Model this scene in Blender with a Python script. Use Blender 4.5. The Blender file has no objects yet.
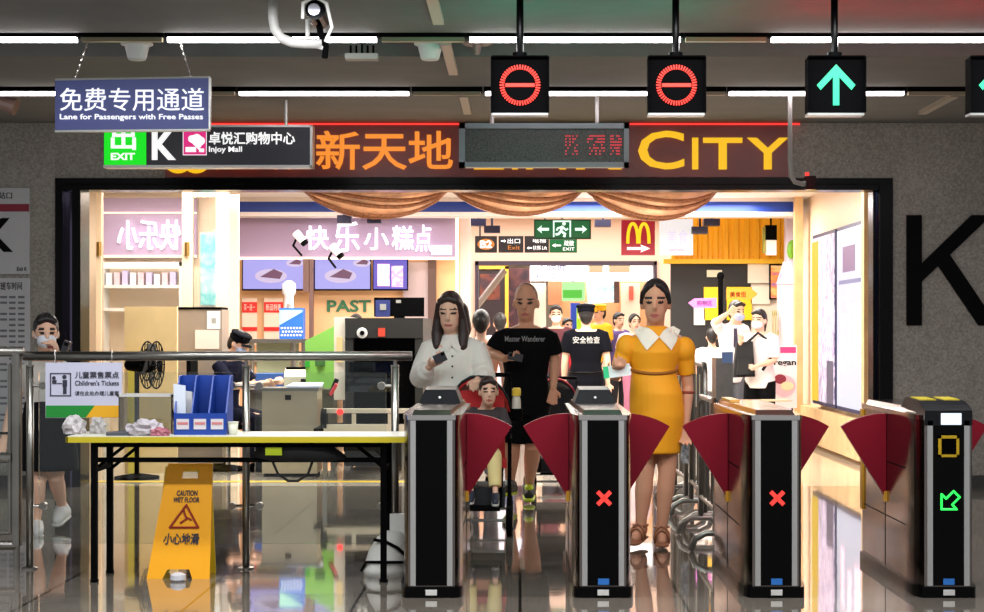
import bpy, bmesh, math, random
from mathutils import Vector, Matrix
from mathutils.bvhtree import BVHTree
random.seed(7)
sc = bpy.context.scene
COL = sc.collection
# ---------------------------------------------------------------- camera, world, lights, exposure
F, CX, CY, EYE = 1700.0, 520.0, 330.0, 1.33
cam_data = bpy.data.cameras.new('camera'); cam = bpy.data.objects.new('camera', cam_data); COL.objects.link(cam)
cam.location = (0, 0, EYE); cam.rotation_euler = (math.pi/2, 0, 0)
cam_data.sensor_width = 36; cam_data.lens = 36*F/984; cam_data.clip_end = 200
cam_data.shift_x = -(CX-492)/984; cam_data.shift_y = (CY-306)/984
sc.camera = cam
sc.view_settings.view_transform = 'Standard'; sc.view_settings.look = 'None'
sc.view_settings.gamma = 1; sc.view_settings.exposure = 0; sc.view_settings.use_curve_mapping = False
world = bpy.data.worlds.new('world'); sc.world = world; world.use_nodes = True
bg = world.node_tree.nodes['Background']; bg.inputs[0].default_value = (.95, .97, 1, 1); bg.inputs[1].default_value = .46

def area(name, loc, sx, sy, power, col=(1, .95, .9), rot=(0, 0, 0)):
    l = bpy.data.lights.new(name, 'AREA'); l.shape = 'RECTANGLE'; l.size = sx; l.size_y = sy; l.energy = power; l.color = col
    o = bpy.data.objects.new(name, l); COL.objects.link(o); o.location = loc; o.rotation_euler = rot
    return o
area('hall_area_light', (-1.8, 16.3, 2.8), 3.6, 1.6, 230, (1, .95, .88))
area('hall_area_light', (1.4, 16.3, 2.8), 2.8, 1.6, 170, (1, .95, .88))
area('hall_area_light', (-1.8, 19.0, 2.82), 3.0, .8, 110, (1, .93, .88))
area('hall_area_light', (1.6, 19.7, 2.82), 2.4, .8, 190, (1, .93, .86))
area('hall_area_light', (.5, 22.6, 2.88), 5.0, 1.6, 160, (1, .94, .9))
area('hall_area_light', (.5, 26.6, 2.88), 5.0, 3.0, 270, (1, .97, .95))
area('hall_area_light', (-4.0, 17.6, 2.85), 1.2, .6, 45, (1, .95, .9))  # added light, brightens the glazed shop on the left; no known fitting
area('hall_area_light', (-.4, 15.05, 2.86), 6.0, .3, 130, (1, .96, .9))  # unseen light added behind the lintel to brighten the mall's front faces
area('station_lamp', (-1.5, 6.5, 3.0), 7, .3, 170, (.96, .98, 1))
area('station_lamp', (1.0, 8.2, 3.02), 8, .2, 170, (.96, .98, 1))

# ---------------------------------------------------------------- helpers
def X(px, Y): return (px-CX)*Y/F
def Z(py, Y): return EYE-(py-CY)*Y/F
def V(px, py, Y): return Vector((X(px, Y), Y, Z(py, Y)))
def lin(c):
    return tuple(((v/255)/12.92 if v/255 <= .04045 else ((v/255+.055)/1.055)**2.4) for v in c)
MATS = {}
def mat(name, col, rough=.5, metal=0, emit=0, spec=.5, noise=None, ecol=None, coat=0):
    if name in MATS: return MATS[name]
    m = bpy.data.materials.new(name); m.use_nodes = True; MATS[name] = m
    n = m.node_tree.nodes; l = m.node_tree.links; b = n['Principled BSDF']
    c = lin(col); b.inputs['Base Color'].default_value = (*c, 1); b.inputs['Roughness'].default_value = rough
    b.inputs['Metallic'].default_value = metal; b.inputs['Specular IOR Level'].default_value = spec
    b.inputs['Coat Weight'].default_value = coat
    if emit:
        b.inputs['Emission Color'].default_value = (*lin(ecol or col), 1); b.inputs['Emission Strength'].default_value = emit
    if noise:
        sc_, amt = noise
        t = n.new('ShaderNodeTexCoord'); k = n.new('ShaderNodeTexNoise'); k.inputs['Scale'].default_value = sc_; k.inputs['Detail'].default_value = 6
        r = n.new('ShaderNodeValToRGB'); r.color_ramp.elements[0].position = .35; r.color_ramp.elements[1].position = .65
        r.color_ramp.elements[0].color = (*[v*(1-amt) for v in c], 1); r.color_ramp.elements[1].color = (*[min(1, v*(1+amt)) for v in c], 1)
        l.new(t.outputs['Object'], k.inputs['Vector']); l.new(k.outputs['Fac'], r.inputs[0]); l.new(r.outputs[0], b.inputs['Base Color'])
    return m
def glow(name, col, s, base=None): return mat(name, base or (20, 20, 20), .4, emit=s, ecol=col)
def pattern(name, cols, scale, emit=0, kind='NOISE', rough=.4, stretch=(1, 1, 1)):
    """printed picture: procedural colour bands"""
    if name in MATS: return MATS[name]
    m = bpy.data.materials.new(name); m.use_nodes = True; MATS[name] = m
    n = m.node_tree.nodes; l = m.node_tree.links; b = n['Principled BSDF']
    t = n.new('ShaderNodeTexCoord'); mp = n.new('ShaderNodeMapping'); mp.inputs['Scale'].default_value = stretch
    if kind == 'NOISE':
        k = n.new('ShaderNodeTexNoise'); k.inputs['Detail'].default_value = 3
    else:
        k = n.new('ShaderNodeTexVoronoi')
    k.inputs['Scale'].default_value = scale
    r = n.new('ShaderNodeValToRGB'); r.color_ramp.interpolation = 'CONSTANT' if kind != 'NOISE' else 'LINEAR'
    e = r.color_ramp.elements
    N = len(cols)
    for i, c in enumerate(cols):
        p = .3+.4*i/(N-1) if kind == 'NOISE' else i/N
        el = e[0] if i == 0 else (e[1] if i == 1 else e.new(p))
        el.position = p; el.color = (*lin(c), 1)
    l.new(t.outputs['Object'], mp.inputs[0]); l.new(mp.outputs[0], k.inputs['Vector'])
    l.new(k.outputs['Fac' if kind == 'NOISE' else 'Color'], r.inputs[0]); l.new(r.outputs[0], b.inputs['Base Color'])
    b.inputs['Roughness'].default_value = rough
    if emit: l.new(r.outputs[0], b.inputs['Emission Color']); b.inputs['Emission Strength'].default_value = emit
    return m
def glass(name, tint=(.93, .96, .95), refl=.04):
    if name in MATS: return MATS[name]
    m = bpy.data.materials.new(name); m.use_nodes = True; MATS[name] = m
    n = m.node_tree.nodes; l = m.node_tree.links; n.remove(n['Principled BSDF'])
    t = n.new('ShaderNodeBsdfTransparent'); t.inputs[0].default_value = (*tint, 1)
    g = n.new('ShaderNodeBsdfGlossy'); g.inputs['Roughness'].default_value = .03
    w = n.new('ShaderNodeFresnel'); w.inputs[0].default_value = 1.45
    a = n.new('ShaderNodeMath'); a.operation = 'ADD'; a.inputs[1].default_value = refl-.04; a.use_clamp = True
    mx = n.new('ShaderNodeMixShader')
    l.new(w.outputs[0], a.inputs[0]); l.new(a.outputs[0], mx.inputs[0]); l.new(t.outputs[0], mx.inputs[1]); l.new(g.outputs[0], mx.inputs[2])
    l.new(mx.outputs[0], n['Material Output'].inputs[0])
    return m

class MB:
    """collects shapes (world coordinates) and links them as ONE mesh object"""
    def __init__(s): s.bm = bmesh.new()
    def hexa(s, p):
        v = [s.bm.verts.new(q) for q in p]
        for f in ((0, 3, 2, 1), (4, 5, 6, 7), (0, 1, 5, 4), (1, 2, 6, 5), (2, 3, 7, 6), (3, 0, 4, 7)): s.bm.faces.new([v[i] for i in f])
        return s
    def box(s, a, b):
        x0, y0, z0 = a; x1, y1, z1 = b
        if x0 > x1: x0, x1 = x1, x0
        if y0 > y1: y0, y1 = y1, y0
        if z0 > z1: z0, z1 = z1, z0
        return s.hexa([(x0, y0, z0), (x1, y0, z0), (x1, y1, z0), (x0, y1, z0), (x0, y0, z1), (x1, y0, z1), (x1, y1, z1), (x0, y1, z1)])
    def pbox(s, x0, y0, x1, y1, Y, d):
        return s.box((X(x0, Y), Y, Z(y1, Y)), (X(x1, Y), Y+d, Z(y0, Y)))
    def prism(s, pts, axis, a, b):
        """polygon (2D) extruded along axis 'x','y','z' from a to b"""
        def mk(p, t): return {'x': (t, p[0], p[1]), 'y': (p[0], t, p[1]), 'z': (p[0], p[1], t)}[axis]
        A = [s.bm.verts.new(mk(p, a)) for p in pts]; B = [s.bm.verts.new(mk(p, b)) for p in pts]
        s.bm.faces.new(A); s.bm.faces.new(B[::-1]); n = len(pts)
        for i in range(n): s.bm.faces.new([A[i], B[i], B[(i+1) % n], A[(i+1) % n]])
        return s
    def ring(s, c, u, v, n): return [s.bm.verts.new(c+u*math.cos(2*math.pi*i/n)+v*math.sin(2*math.pi*i/n)) for i in range(n)]
    def skin(s, rings):
        for a, b in zip(rings, rings[1:]):
            n = len(a)
            for i in range(n): s.bm.faces.new([a[i], a[(i+1) % n], b[(i+1) % n], b[i]])
        s.bm.faces.new(rings[0][::-1]); s.bm.faces.new(rings[-1]); return s
    def loft(s, rows, n=20):
        """rows of (center, rx, ry): horizontal ellipses"""
        return s.skin([s.ring(Vector(c), Vector((rx, 0, 0)), Vector((0, ry, 0)), n) for c, rx, ry in rows])
    def lathe(s, c, prof, n=20, axis='z'):
        c = Vector(c); R = []
        for r, h in prof:
            u, v, w = {'z': ((1, 0, 0), (0, 1, 0), (0, 0, 1)), 'y': ((1, 0, 0), (0, 0, 1), (0, 1, 0)), 'x': ((0, 1, 0), (0, 0, 1), (1, 0, 0))}[axis]
            R.append(s.ring(c+Vector(w)*h, Vector(u)*max(r, 1e-4), Vector(v)*max(r, 1e-4), n))
        return s.skin(R)
    def tube(s, pts, rad, n=10, cap=False, flat=1):
        pts = [Vector(p) for p in pts]; rad = rad if isinstance(rad, (list, tuple)) else [rad]*len(pts)
        if cap:
            d0 = (pts[0]-pts[1]).normalized(); d1 = (pts[-1]-pts[-2]).normalized(); r0, r1 = rad[0], rad[-1]
            P = []; Q = []
            for k in (.95, .7, .35): P.append(pts[0]+d0*r0*k); Q.append(r0*math.sqrt(1-k*k))
            P += pts; Q += rad
            for k in (.35, .7, .95): P.append(pts[-1]+d1*r1*k); Q.append(r1*math.sqrt(1-k*k))
            pts, rad = P, Q
        R = []; pu = None
        for i, p in enumerate(pts):
            t = (pts[min(i+1, len(pts)-1)]-pts[max(i-1, 0)]).normalized()
            if pu is None: pu = t.orthogonal().normalized() if abs(t.x) > .9 else (Vector((1, 0, 0))-t*t.x).normalized()
            else: pu = (pu-t*pu.dot(t)).normalized()
            R.append(s.ring(p, pu*rad[i], t.cross(pu)*rad[i]*flat, n))
        return s.skin(R)
    def ell(s, c, r, rot=None, u=16, v=10):
        m = Matrix.Translation(Vector(c)) @ (rot.to_4x4() if rot else Matrix()) @ Matrix.Diagonal((*r, 1))
        bmesh.ops.create_uvsphere(s.bm, u_segments=u, v_segments=v, radius=1, matrix=m); return s
    def mesh(s, name):
        bmesh.ops.recalc_face_normals(s.bm, faces=s.bm.faces); me = bpy.data.meshes.new(name); s.bm.to_mesh(me); s.bm.free(); return me
    def build(s, name, m, parent=None, bevel=0, smooth=False, local=False):
        if bevel:
            es = [e for e in s.bm.edges if e.calc_face_angle(0) > .6]
            bmesh.ops.bevel(s.bm, geom=es, offset=bevel, segments=2, affect='EDGES', clamp_overlap=True)
        me = s.mesh(name)
        return link(name, me, m, parent, smooth, local)
def origin(o):
    v = Vector()
    while o: v += o.location; o = o.parent
    return v
def link(name, me, m, parent=None, smooth=False, local=False):
    if parent and not local: me.transform(Matrix.Translation(-origin(parent)))
    for q in (m if isinstance(m, (list, tuple)) else [m]): me.materials.append(q)
    if smooth:
        for p in me.polygons: p.use_smooth = True
    o = bpy.data.objects.new(name, me); COL.objects.link(o)
    if parent: o.parent = parent
    elif not local:
        lo = Vector([min(v.co[i] for v in me.vertices) for i in range(3)]); hi = Vector([max(v.co[i] for v in me.vertices) for i in range(3)])
        c = Vector(((lo.x+hi.x)/2, (lo.y+hi.y)/2, lo.z)); me.transform(Matrix.Translation(-c)); o.location = c
    return o
def tag(o, label, cat, group=None, kind=None):
    if label: o['label'] = label
    if cat: o['category'] = cat
    if group: o['group'] = group
    if kind: o['kind'] = kind
    return o
def thing(name, label, cat, loc=(0, 0, 0), group=None):
    o = bpy.data.objects.new(name, None); COL.objects.link(o); o.location = loc; o.empty_display_size = .1
    return tag(o, label, cat, group)
def struct(o, label=None): o['kind'] = 'structure'; o['label'] = label or o.name; return o
def part(name, mb, m, parent, **k): return mb.build(name, m, parent, **k)
def text_mesh(s, bold=0, extrude=.006):
    c = bpy.data.curves.new('t', 'FONT'); c.body = s; c.extrude = extrude/2; c.offset = bold; c.resolution_u = 3
    o = bpy.data.objects.new('t', c); COL.objects.link(o); dg = bpy.context.evaluated_depsgraph_get()
    me = bpy.data.meshes.new_from_object(o.evaluated_get(dg)); bpy.data.objects.remove(o); bpy.data.curves.remove(c); me.materials.clear(); return me
def text(name, s, x0, y0, x1, y1, Y, m, parent, depth=.01, bold=0, mirror=False, back=False, side=None):
    """lettering that fills the box, its back face on plane Y"""
    me = text_mesh(s, bold)
    co = [v.co for v in me.vertices]
    if not co: return None
    a = Vector([min(c[i] for c in co) for i in range(3)]); b = Vector([max(c[i] for c in co) for i in range(3)])
    X0, X1, Z0, Z1 = (X(x0, Y), X(x1, Y), Z(y1, Y), Z(y0, Y)) if not side else side
    for v in me.vertices:
        u = (v.co.x-a.x)/(b.x-a.x); w = (v.co.y-a.y)/(b.y-a.y); t = (v.co.z-a.z)/(b.z-a.z)
        if mirror: u = 1-u
        v.co = (X0+(X1-X0)*u, Y-depth*t, Z0+(Z1-Z0)*w)
    if mirror: me.flip_normals()
    return link(name, me, m, parent)
def copy_tree(o, parent=None):
    c = o.copy(); COL.objects.link(c)
    if parent: c.parent = parent
    for ch in [q for q in o.children]: copy_tree(ch, c)
    return c
def voxel(mb, size, smooth=2):
    me = mb.mesh('v'); o = bpy.data.objects.new('v', me); COL.objects.link(o)
    r = o.modifiers.new('r', 'REMESH'); r.mode = 'VOXEL'; r.voxel_size = size; r.use_smooth_shade = True
    s = o.modifiers.new('s', 'SMOOTH'); s.iterations = smooth; s.factor = .5
    dg = bpy.context.evaluated_depsgraph_get(); out = bpy.data.meshes.new_from_object(o.evaluated_get(dg))
    bpy.data.objects.remove(o); bpy.data.meshes.remove(me)
    for p in out.polygons: p.use_smooth = True
    return out

# ---------------------------------------------------------------- materials
STEEL = mat('brushed_steel', (146, 143, 137), .3, 1, noise=(6, .12))
CHROME = mat('polished_steel', (205, 200, 196), .14, 1)
SILVER = mat('silver_trim', (200, 200, 198), .35, .7)
BLACK = mat('black_gloss', (4, 4, 5), .16, spec=.1)
BLACKM = mat('black_matte', (4, 4, 5), .8, spec=.05)
WHITE = mat('white_paint', (225, 224, 220), .5)
LETW = glow('letter_white', (255, 255, 255), .8, (220, 220, 220))
RED_FLAP = mat('dark_red_plastic', (120, 8, 30), .45, spec=.25)
GLASS = glass('clear_glass')
AMBER = mat('amber_lens', (206, 150, 40), .35)
PLAST = mat('grey_plastic', (150, 150, 145), .45)

def granite(name, a, b, rough, scale=55, bump=0):
    m = bpy.data.materials.new(name); m.use_nodes = True; n = m.node_tree.nodes; l = m.node_tree.links; p = n['Principled BSDF']
    t = n.new('ShaderNodeTexCoord'); k = n.new('ShaderNodeTexNoise'); k.inputs['Scale'].default_value = scale; k.inputs['Detail'].default_value = 8
    k2 = n.new('ShaderNodeTexNoise'); k2.inputs['Scale'].default_value = 2.2; k2.inputs['Detail'].default_value = 3
    ad = n.new('ShaderNodeMath'); ad.operation = 'MULTIPLY_ADD'; ad.inputs[1].default_value = .35
    r = n.new('ShaderNodeValToRGB'); r.color_ramp.elements[0].position = .5; r.color_ramp.elements[1].position = .85
    r.color_ramp.elements[0].color = (*lin(a), 1); r.color_ramp.elements[1].color = (*lin(b), 1)
    l.new(t.outputs['Object'], k.inputs[0]); l.new(t.outputs['Object'], k2.inputs[0])
    l.new(k2.outputs[0], ad.inputs[0]); l.new(k.outputs[0], ad.inputs[2]); l.new(ad.outputs[0], r.inputs[0]); l.new(r.outputs[0], p.inputs['Base Color'])
    p.inputs['Roughness'].default_value = rough
    MATS[name] = m; return m
def tiles(name, a, b, rough, size, joint, jw=.004):
    m = granite(name, a, b, rough, 70); n = m.node_tree.nodes; l = m.node_tree.links; p = n['Principled BSDF']
    src = p.inputs['Base Color'].links[0].from_socket
    t = n.new('ShaderNodeTexCoord'); br = n.new('ShaderNodeTexBrick'); br.offset = 0; br.inputs['Scale'].default_value = 1
    br.inputs['Brick Width'].default_value = size; br.inputs['Row Height'].default_value = size; br.inputs['Mortar Size'].default_value = jw
    br.inputs['Mortar'].default_value = (*lin(joint), 1)
    l.new(t.outputs['Object'], br.inputs['Vector']); l.new(src, br.inputs['Color1']); l.new(src, br.inputs['Color2']); l.new(br.outputs[0], p.inputs['Base Color'])
    wv = n.new('ShaderNodeTexNoise'); wv.inputs['Scale'].default_value = 3.5; l.new(t.outputs['Object'], wv.inputs[0])
    bp = n.new('ShaderNodeBump'); bp.inputs['Strength'].default_value = .035; bp.inputs['Distance'].default_value = .03
    l.new(wv.outputs[0], bp.inputs['Height']); l.new(bp.outputs[0], p.inputs['Normal'])
    p.inputs['Specular IOR Level'].default_value = 1.0; p.inputs['Coat Weight'].default_value = .6; p.inputs['Coat Roughness'].default_value = .03; p.inputs['Coat IOR'].default_value = 1.7
    return m
WALLG = granite('grey_granite', (134, 130, 121), (172, 167, 158), .42)
FLOORG = tiles('dark_polished_granite', (92, 85, 77), (138, 129, 118), .06, .8, (40, 37, 34), .008)
FLOORB = tiles('pale_polished_tile', (196, 184, 166), (224, 214, 198), .07, .8, (160, 150, 136))
CEILM = mat('grey_ceiling_board', (108, 107, 104), .8, noise=(3, .06))
CEILD = mat('dark_void', (5, 5, 5), .95, spec=.05)
PEACH = mat('peach_wall', (236, 204, 184), .6)
BEIGE = mat('beige_wall', (226, 200, 168), .5)
WOOD = mat('pale_wood', (206, 172, 126), .45, noise=(5, .12))

# ---------------------------------------------------------------- setting: station concourse
WY = 14.4
o = struct(MB().box((-9, 2.5, -.2), (9, 14.5, 0)).build('floor', FLOORG))
o = struct(MB().box((-6.5, 14.5, -.2), (6.5, 34, 0)).build('floor_mall', FLOORB))
ZC = 3.083
struct(MB().box((-9, 14.4, 0), (X(55, WY), 14.75, ZC+.6)).build('wall_left', WALLG))
struct(MB().box((X(893, WY), 14.4, 0), (9, 14.75, ZC+.6)).build('wall_right', WALLG))
struct(MB().box((X(55, WY), 14.4, Z(178, WY)), (X(893, WY), 14.75, ZC+.6)).build('wall_above', WALLG))
cb = MB()
for a, b in ((2.5, 10.02), (10.9, 12.24), (12.6, 14.4)): cb.box((-9, a, ZC), (9, b, ZC+.12))
struct(cb.build('ceiling', CEILM))
struct(MB().box((-9, 2.5, ZC+.55), (9, 14.4, ZC+.6)).build('ceiling_void', CEILD))
struct(MB().box((-9, 10.9, ZC+.12), (9, 10.93, ZC+.55)).box((-9, 9.97, ZC+.12), (9, 10.02, ZC+.55)).box((-9, 12.2, ZC+.12), (9, 12.24, ZC+.55)).box((-9, 12.6, ZC+.12), (9, 12.63, ZC+.55)).build('ceiling_upstand', CEILD))
struct(MB().box((X(893, WY), 14.375, 0), (9, 14.4, .1)).build('baseboard_right', mat('dark_stone', (52, 50, 47), .3)))
struct(MB().box((-9, 14.375, 0), (X(55, WY), 14.4, .1)).build('baseboard_left', MATS['dark_stone']))
# ceiling strips running away from the viewer
BRASS = mat('pale_strip', (176, 164, 150), .4)
for i, (x0, a, b) in enumerate(((-.46, 8.4, 9.6), (-.45, 10.3, 11.5), (-.42, 12.6, 13.6), (3.22, 12.6, 13.6))):
    struct(MB().box((x0-.03, a, ZC-.03), (x0+.03, b, ZC)).build('trim_%d' % (i+5), BRASS))
# black door surround
FR = mat('black_frame', (7, 7, 8), .22, spec=.12)
yF = WY-.03
struct(MB().pbox(55, 178, 893, 184, yF, .25).build('trim_1', FR)); struct(MB().pbox(62, 184.5, 886, 190, yF+.03, .25).build('trim_2', FR))
struct(MB().pbox(55, 184, 62.5, 492, yF, .3).pbox(72, 190, 80.5, 492, yF+.03, .3).build('trim_3', FR))
struct(MB().pbox(880, 184, 893, 490, yF, .3).pbox(873, 190, 876, 490, yF+.1, .2).build('trim_4', FR))
struct(MB().pbox(62.5, 190, 72, 492, yF+.12, .1).build('trim_9', mat('dark_mirror', (92, 84, 104), .08, 1)))
struct(MB().pbox(876, 190, 880, 490, yF+.14, .1).build('trim_10', mat('blue_mirror', (40, 60, 110), .08, 1)))

# linear ceiling lights: lit and unlit lengths
TUBE = glow('tube_on', (255, 250, 250), 16, (250, 250, 250)); TUBE2 = glow('tube_on_far', (255, 242, 246), 11, (250, 250, 250))
OFF = mat('tube_off', (150, 140, 118), .3)
def strip(px0, px1, Y, lit, label, z=ZC):
    t = thing('strip_light', label, 'ceiling light', (X((px0+px1)/2, Y), Y, z), 'linear ceiling lights')
    x0, x1 = X(px0, Y), X(px1, Y)
    part('housing', MB().box((x0, Y-.025, z-.015), (x1, Y+.06, z+.04)), BLACKM, t)
    part('diffuser', MB().box((x0+.01, Y-.012, z-.04), (x1-.01, Y+.03, z-.015)), (TUBE if Y < 11 else TUBE2) if lit else OFF, t)
strip(-90, 78, 10.1, 1, 'lit white strip light, leftmost in the nearer ceiling row')
strip(80, 164, 10.1, 0, 'unlit strip above the left hanging cone speaker')
strip(166, 378, 10.1, 1, 'lit white strip light behind the white conduit and camera')
strip(380, 466, 10.1, 0, 'unlit strip above the second hanging cone speaker')
strip(468, 682, 10.1, 1, 'lit white strip light behind the two red lane signals, nearer row')
strip(684, 768, 10.1, 0, 'unlit strip right of the second red lane signal')
strip(770, 1080, 10.1, 1, 'lit white strip light behind the green arrow signal, nearer row')
strip(-90, 60, 12.4, 1, 'lit strip light left of the blue hanging sign, farther row')
strip(62, 236, 12.4, 0, 'unlit strip behind the blue hanging sign, farther row')
strip(238, 410, 12.4, 1, 'lit strip light above the exit K sign, farther row')
strip(412, 482, 12.4, 0, 'unlit strip left of the first red signal, farther row')
strip(484, 700, 12.4, 1, 'lit strip light above the display board, farther row')
strip(702, 726, 12.4, 0, 'short unlit strip beside the second red signal, farther row')
strip(728, 905, 12.4, 1, 'lit strip light behind the green arrow signal, farther row')
strip(907, 1060, 12.4, 0, 'unlit strip at the right end of the farther row')

# ---------------------------------------------------------------- ceiling fittings
def cone_speaker(px, Y, label):
    c = Vector((X(px, Y), Y, Z(60, Y))); t = thing('ceiling_speaker', label, 'speaker', c, 'cone ceiling speakers')
    part('housing', MB().lathe(c, [(.05, 0), (.057, .01), (.075, .085), (.078, .09)], 24), WHITE, t, smooth=True)
    part('rim', MB().lathe(c+Vector((0, 0, .09)), [(.078, 0), (.098, .003), (.098, .012), (.03, .016)], 24), WHITE, t)
    part('stem', MB().tube([c+Vector((0, 0, .1)), (c.x, c.y, ZC+.5 if 10.02 < Y < 10.9 else ZC)], .008), BLACKM, t)
cone_speaker(137, 10.45, 'white cone ceiling speaker above the blue hanging sign'); cone_speaker(430, 10.45, 'white cone ceiling speaker near the middle of the ceiling')
Y = 10.6
c = Vector((X(477, Y), Y, Z(45, Y)))
t = thing('smoke_detector', 'round smoke detector hanging beside the middle cone speaker', 'detector', c-Vector((0, 0, .06)))
part('base', MB().lathe(c, [(.08, 0), (.095, .01), (.06, .025), (.01, .03)]), mat('pinkish_plastic', (150, 120, 115), .5), t)
part('chamber', MB().lathe(c-Vector((0, 0, .06)), [(.012, 0), (.02, .01), (.028, .06)]), MATS['pinkish_plastic'], t)
part('stem', MB().tube([c+Vector((0, 0, .02)), (c.x, Y, ZC+.55)], .008), BLACKM, t)
c = V(362, 60, 10.5)
t = thing('junction_box', 'small ribbed junction box in the dark ceiling slot', 'box', c)
b = MB().box(c+Vector((-.1, -.05, 0)), c+Vector((.1, .05, .035)))
part('case', b, PLAST, t, bevel=.005)
part('cable_glands', (lambda m: [m.tube([c+Vector((x, 0, .03)), c+Vector((x, 0, .09))], .007, 6) for x in (-.07, -.035, 0, .035, .07)] and m)(MB()), BLACKM, t)
part('hanger', MB().tube([c+Vector((0, 0, .03)), (c.x, c.y, ZC+.55)], .006, 6), BLACKM, t)
# conduit and camera near the viewer
Y = 8.85
p = [V(273, -6, Y), V(273, 18, Y), V(275, 29, Y), V(281, 38, Y), V(292, 42.5, Y), V(305, 43.5, Y), V(322, 43.5, Y)]
p[0].z = ZC
tag(MB().tube(p, .026, 14).build('conduit', mat('white_conduit', (214, 212, 208), .35), smooth=True), 'thick white bent conduit dropping from ceiling left of a camera', 'pipe')
c = V(318, 14, Y-.05)
t = thing('security_camera', 'black and white security camera beside the bent conduit overhead', 'camera', c)
part('camera_body', MB().tube([c+Vector((0, .1, -.01)), c+Vector((0, -.12, -.0))], .052, 16), BLACK, t, smooth=False)
part('sunshield', MB().tube([c+Vector((-.062, -.14, -.05)), c+Vector((-.06, -.14, .03)), c+Vector((0, -.14, .062)), c+Vector((.06, -.14, .03)), c+Vector((.085, -.12, -.09)), c+Vector((.05, -.1, -.16))], .009, 8), WHITE, t)
part('lens', MB().lathe(c+Vector((-.005, -.135, .0)), [(.03, 0), (.034, .02)], 16, 'y'), mat('lens_glint', (190, 190, 200), .1, .6), t)
part('bracket', MB().tube([c+Vector((0, .06, .03)), (c.x, Y+.01, ZC)], .014).tube([c+Vector((-.06, .05, -.02)), c+Vector((-.06, .05, -.15)), c+Vector((.03, .05, -.17))], .012), WHITE, t)
part('cable', MB().tube([c+Vector((0, .03, -.04)), c+Vector((.01, .04, -.1)), c+Vector((.035, .05, -.16)), c+Vector((.03, .04, -.22))], .017, 8), BLACKM, t)
# pipe with a small camera by the doorway
Y = 12.45
p = [V(790, 88, Y), V(790, 160, Y), V(791, 176, Y), V(795, 182, Y), V(802, 184, Y)]; p[0].z = ZC+.1
tag(MB().tube(p, .017, 10).build('conduit', mat('grey_conduit', (150, 146, 142), .4), smooth=True), 'thin grey conduit dropping beside the yellow letters over the doorway', 'pipe')
c = V(810, 190, Y)
t = thing('dome_camera', 'tiny black camera at the foot of the grey conduit', 'camera', c)
part('bracket', MB().tube([V(802, 184, Y), V(809, 183, Y)], .02), PLAST, t)
part('camera_body', MB().box(c+Vector((-.035, -.05, 0)), c+Vector((.035, .05, .1))), BLACK, t, bevel=.01)
part('indicator', MB().box(c+Vector((-.04, -.052, .1)), c+Vector((-.015, -.02, .125))), glow('red_led_dot', (255, 50, 40), 1.5), t)
# grey pipe lamp, far left
c = V(8, 103, 12.9)
t = thing('spot_lamp', 'dim brownish spot lamp hanging left of the blue sign', 'lamp', c)
part('housing', MB().tube([c+Vector((-.1, 0, .02)), c+Vector((.06, 0, -.03))], [.05, .07], 14), mat('brown_lamp', (120, 96, 86), .4), t)
part('stem', MB().tube([c+Vector((-.04, 0, .03)), (c.x-.04, c.y, ZC)], .01), BLACKM, t)

# lane signals hanging over the gates
def signal(px, kind, label):
    Y = 8.85; c = Vector((X(px, Y), Y, Z(113, Y))); w = .147; h = .29
    t = thing('lane_signal', label, 'signal', c, 'lane signals over the gates')
    part('housing', MB().box(c+Vector((-w, 0, 0)), c+Vector((w, .09, h))), BLACKM, t, bevel=.006)
    part('base_rail', MB().box(c+Vector((-w, -.004, -.012)), c+Vector((w, .09, 0))), SILVER, t)
    part('visor', MB().box(c+Vector((-w, -.03, h)), c+Vector((w, 0, h+.006))).box(c+Vector((-w-.005, -.03, 0)), c+Vector((-w, 0, h))).box(c+Vector((w, -.03, 0)), c+Vector((w+.005, 0, h))), BLACKM, t)
    part('rod', MB().tube([c+Vector((0, .045, h)), (c.x, Y+.045, ZC)], .019, 10), BLACK, t)
    part('collar', MB().tube([c+Vector((0, .045, h)), c+Vector((0, .045, h+.03))], .04, 12), BLACK, t)
    red = glow('signal_red', (255, 52, 36), 2.6); grn = glow('signal_green', (60, 255, 186), 1.35)
    rr = glow('signal_red_rear', (255, 40, 50), 110); gr = glow('signal_green_rear', (10, 240, 200), 90)
    m = Vector((0, 0, h/2))
    def no_entry(mt, y, nm):
        b = MB(); q = c+m
        for i in range(44):
            a = 2*math.pi*i/44; d = Vector((math.cos(a), 0, math.sin(a))); e = Vector((-d.z, 0, d.x))*.0034
            r0, r1 = .082, .106
            b.hexa([q+d*r0-e+Vector((0, y, 0)), q+d*r1-e+Vector((0, y, 0)), q+d*r1+e+Vector((0, y, 0)), q+d*r0+e+Vector((0, y, 0)),
                    q+d*r0-e+Vector((0, y+.006, 0)), q+d*r1-e+Vector((0, y+.006, 0)), q+d*r1+e+Vector((0, y+.006, 0)), q+d*r0+e+Vector((0, y+.006, 0))])
        b.box(q+Vector((-.076, y, -.009)), q+Vector((.076, y+.006, .009)))
        part(nm, b, mt, t)
    def arrow(mt, y, nm):
        q = c+m
        part(nm, MB().box(q+Vector((-.016, y, -.105)), q+Vector((.016, y+.006, .08))).prism([(q.x-.1, q.z+.0), (q.x-.08, q.z-.025), (q.x, q.z+.06), (q.x+.08, q.z-.025), (q.x+.1, q.z), (q.x, q.z+.108)], 'y', q.y+y-.001, q.y+y+.0061), mt, t)
    if kind == 'stop': no_entry(red, -.006, 'symbol'); arrow(gr, .09, 'rear_symbol')
    else: arrow(grn, -.006, 'symbol'); no_entry(rr, .09, 'rear_symbol')
signal(520, 'stop', 'red no entry lane signal above the second gate from the left')
signal(676.5, 'stop', 'red no entry lane signal second from left, in front of the city lettering')
signal(836, 'go', 'green up arrow lane signal on a black rod')
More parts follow.
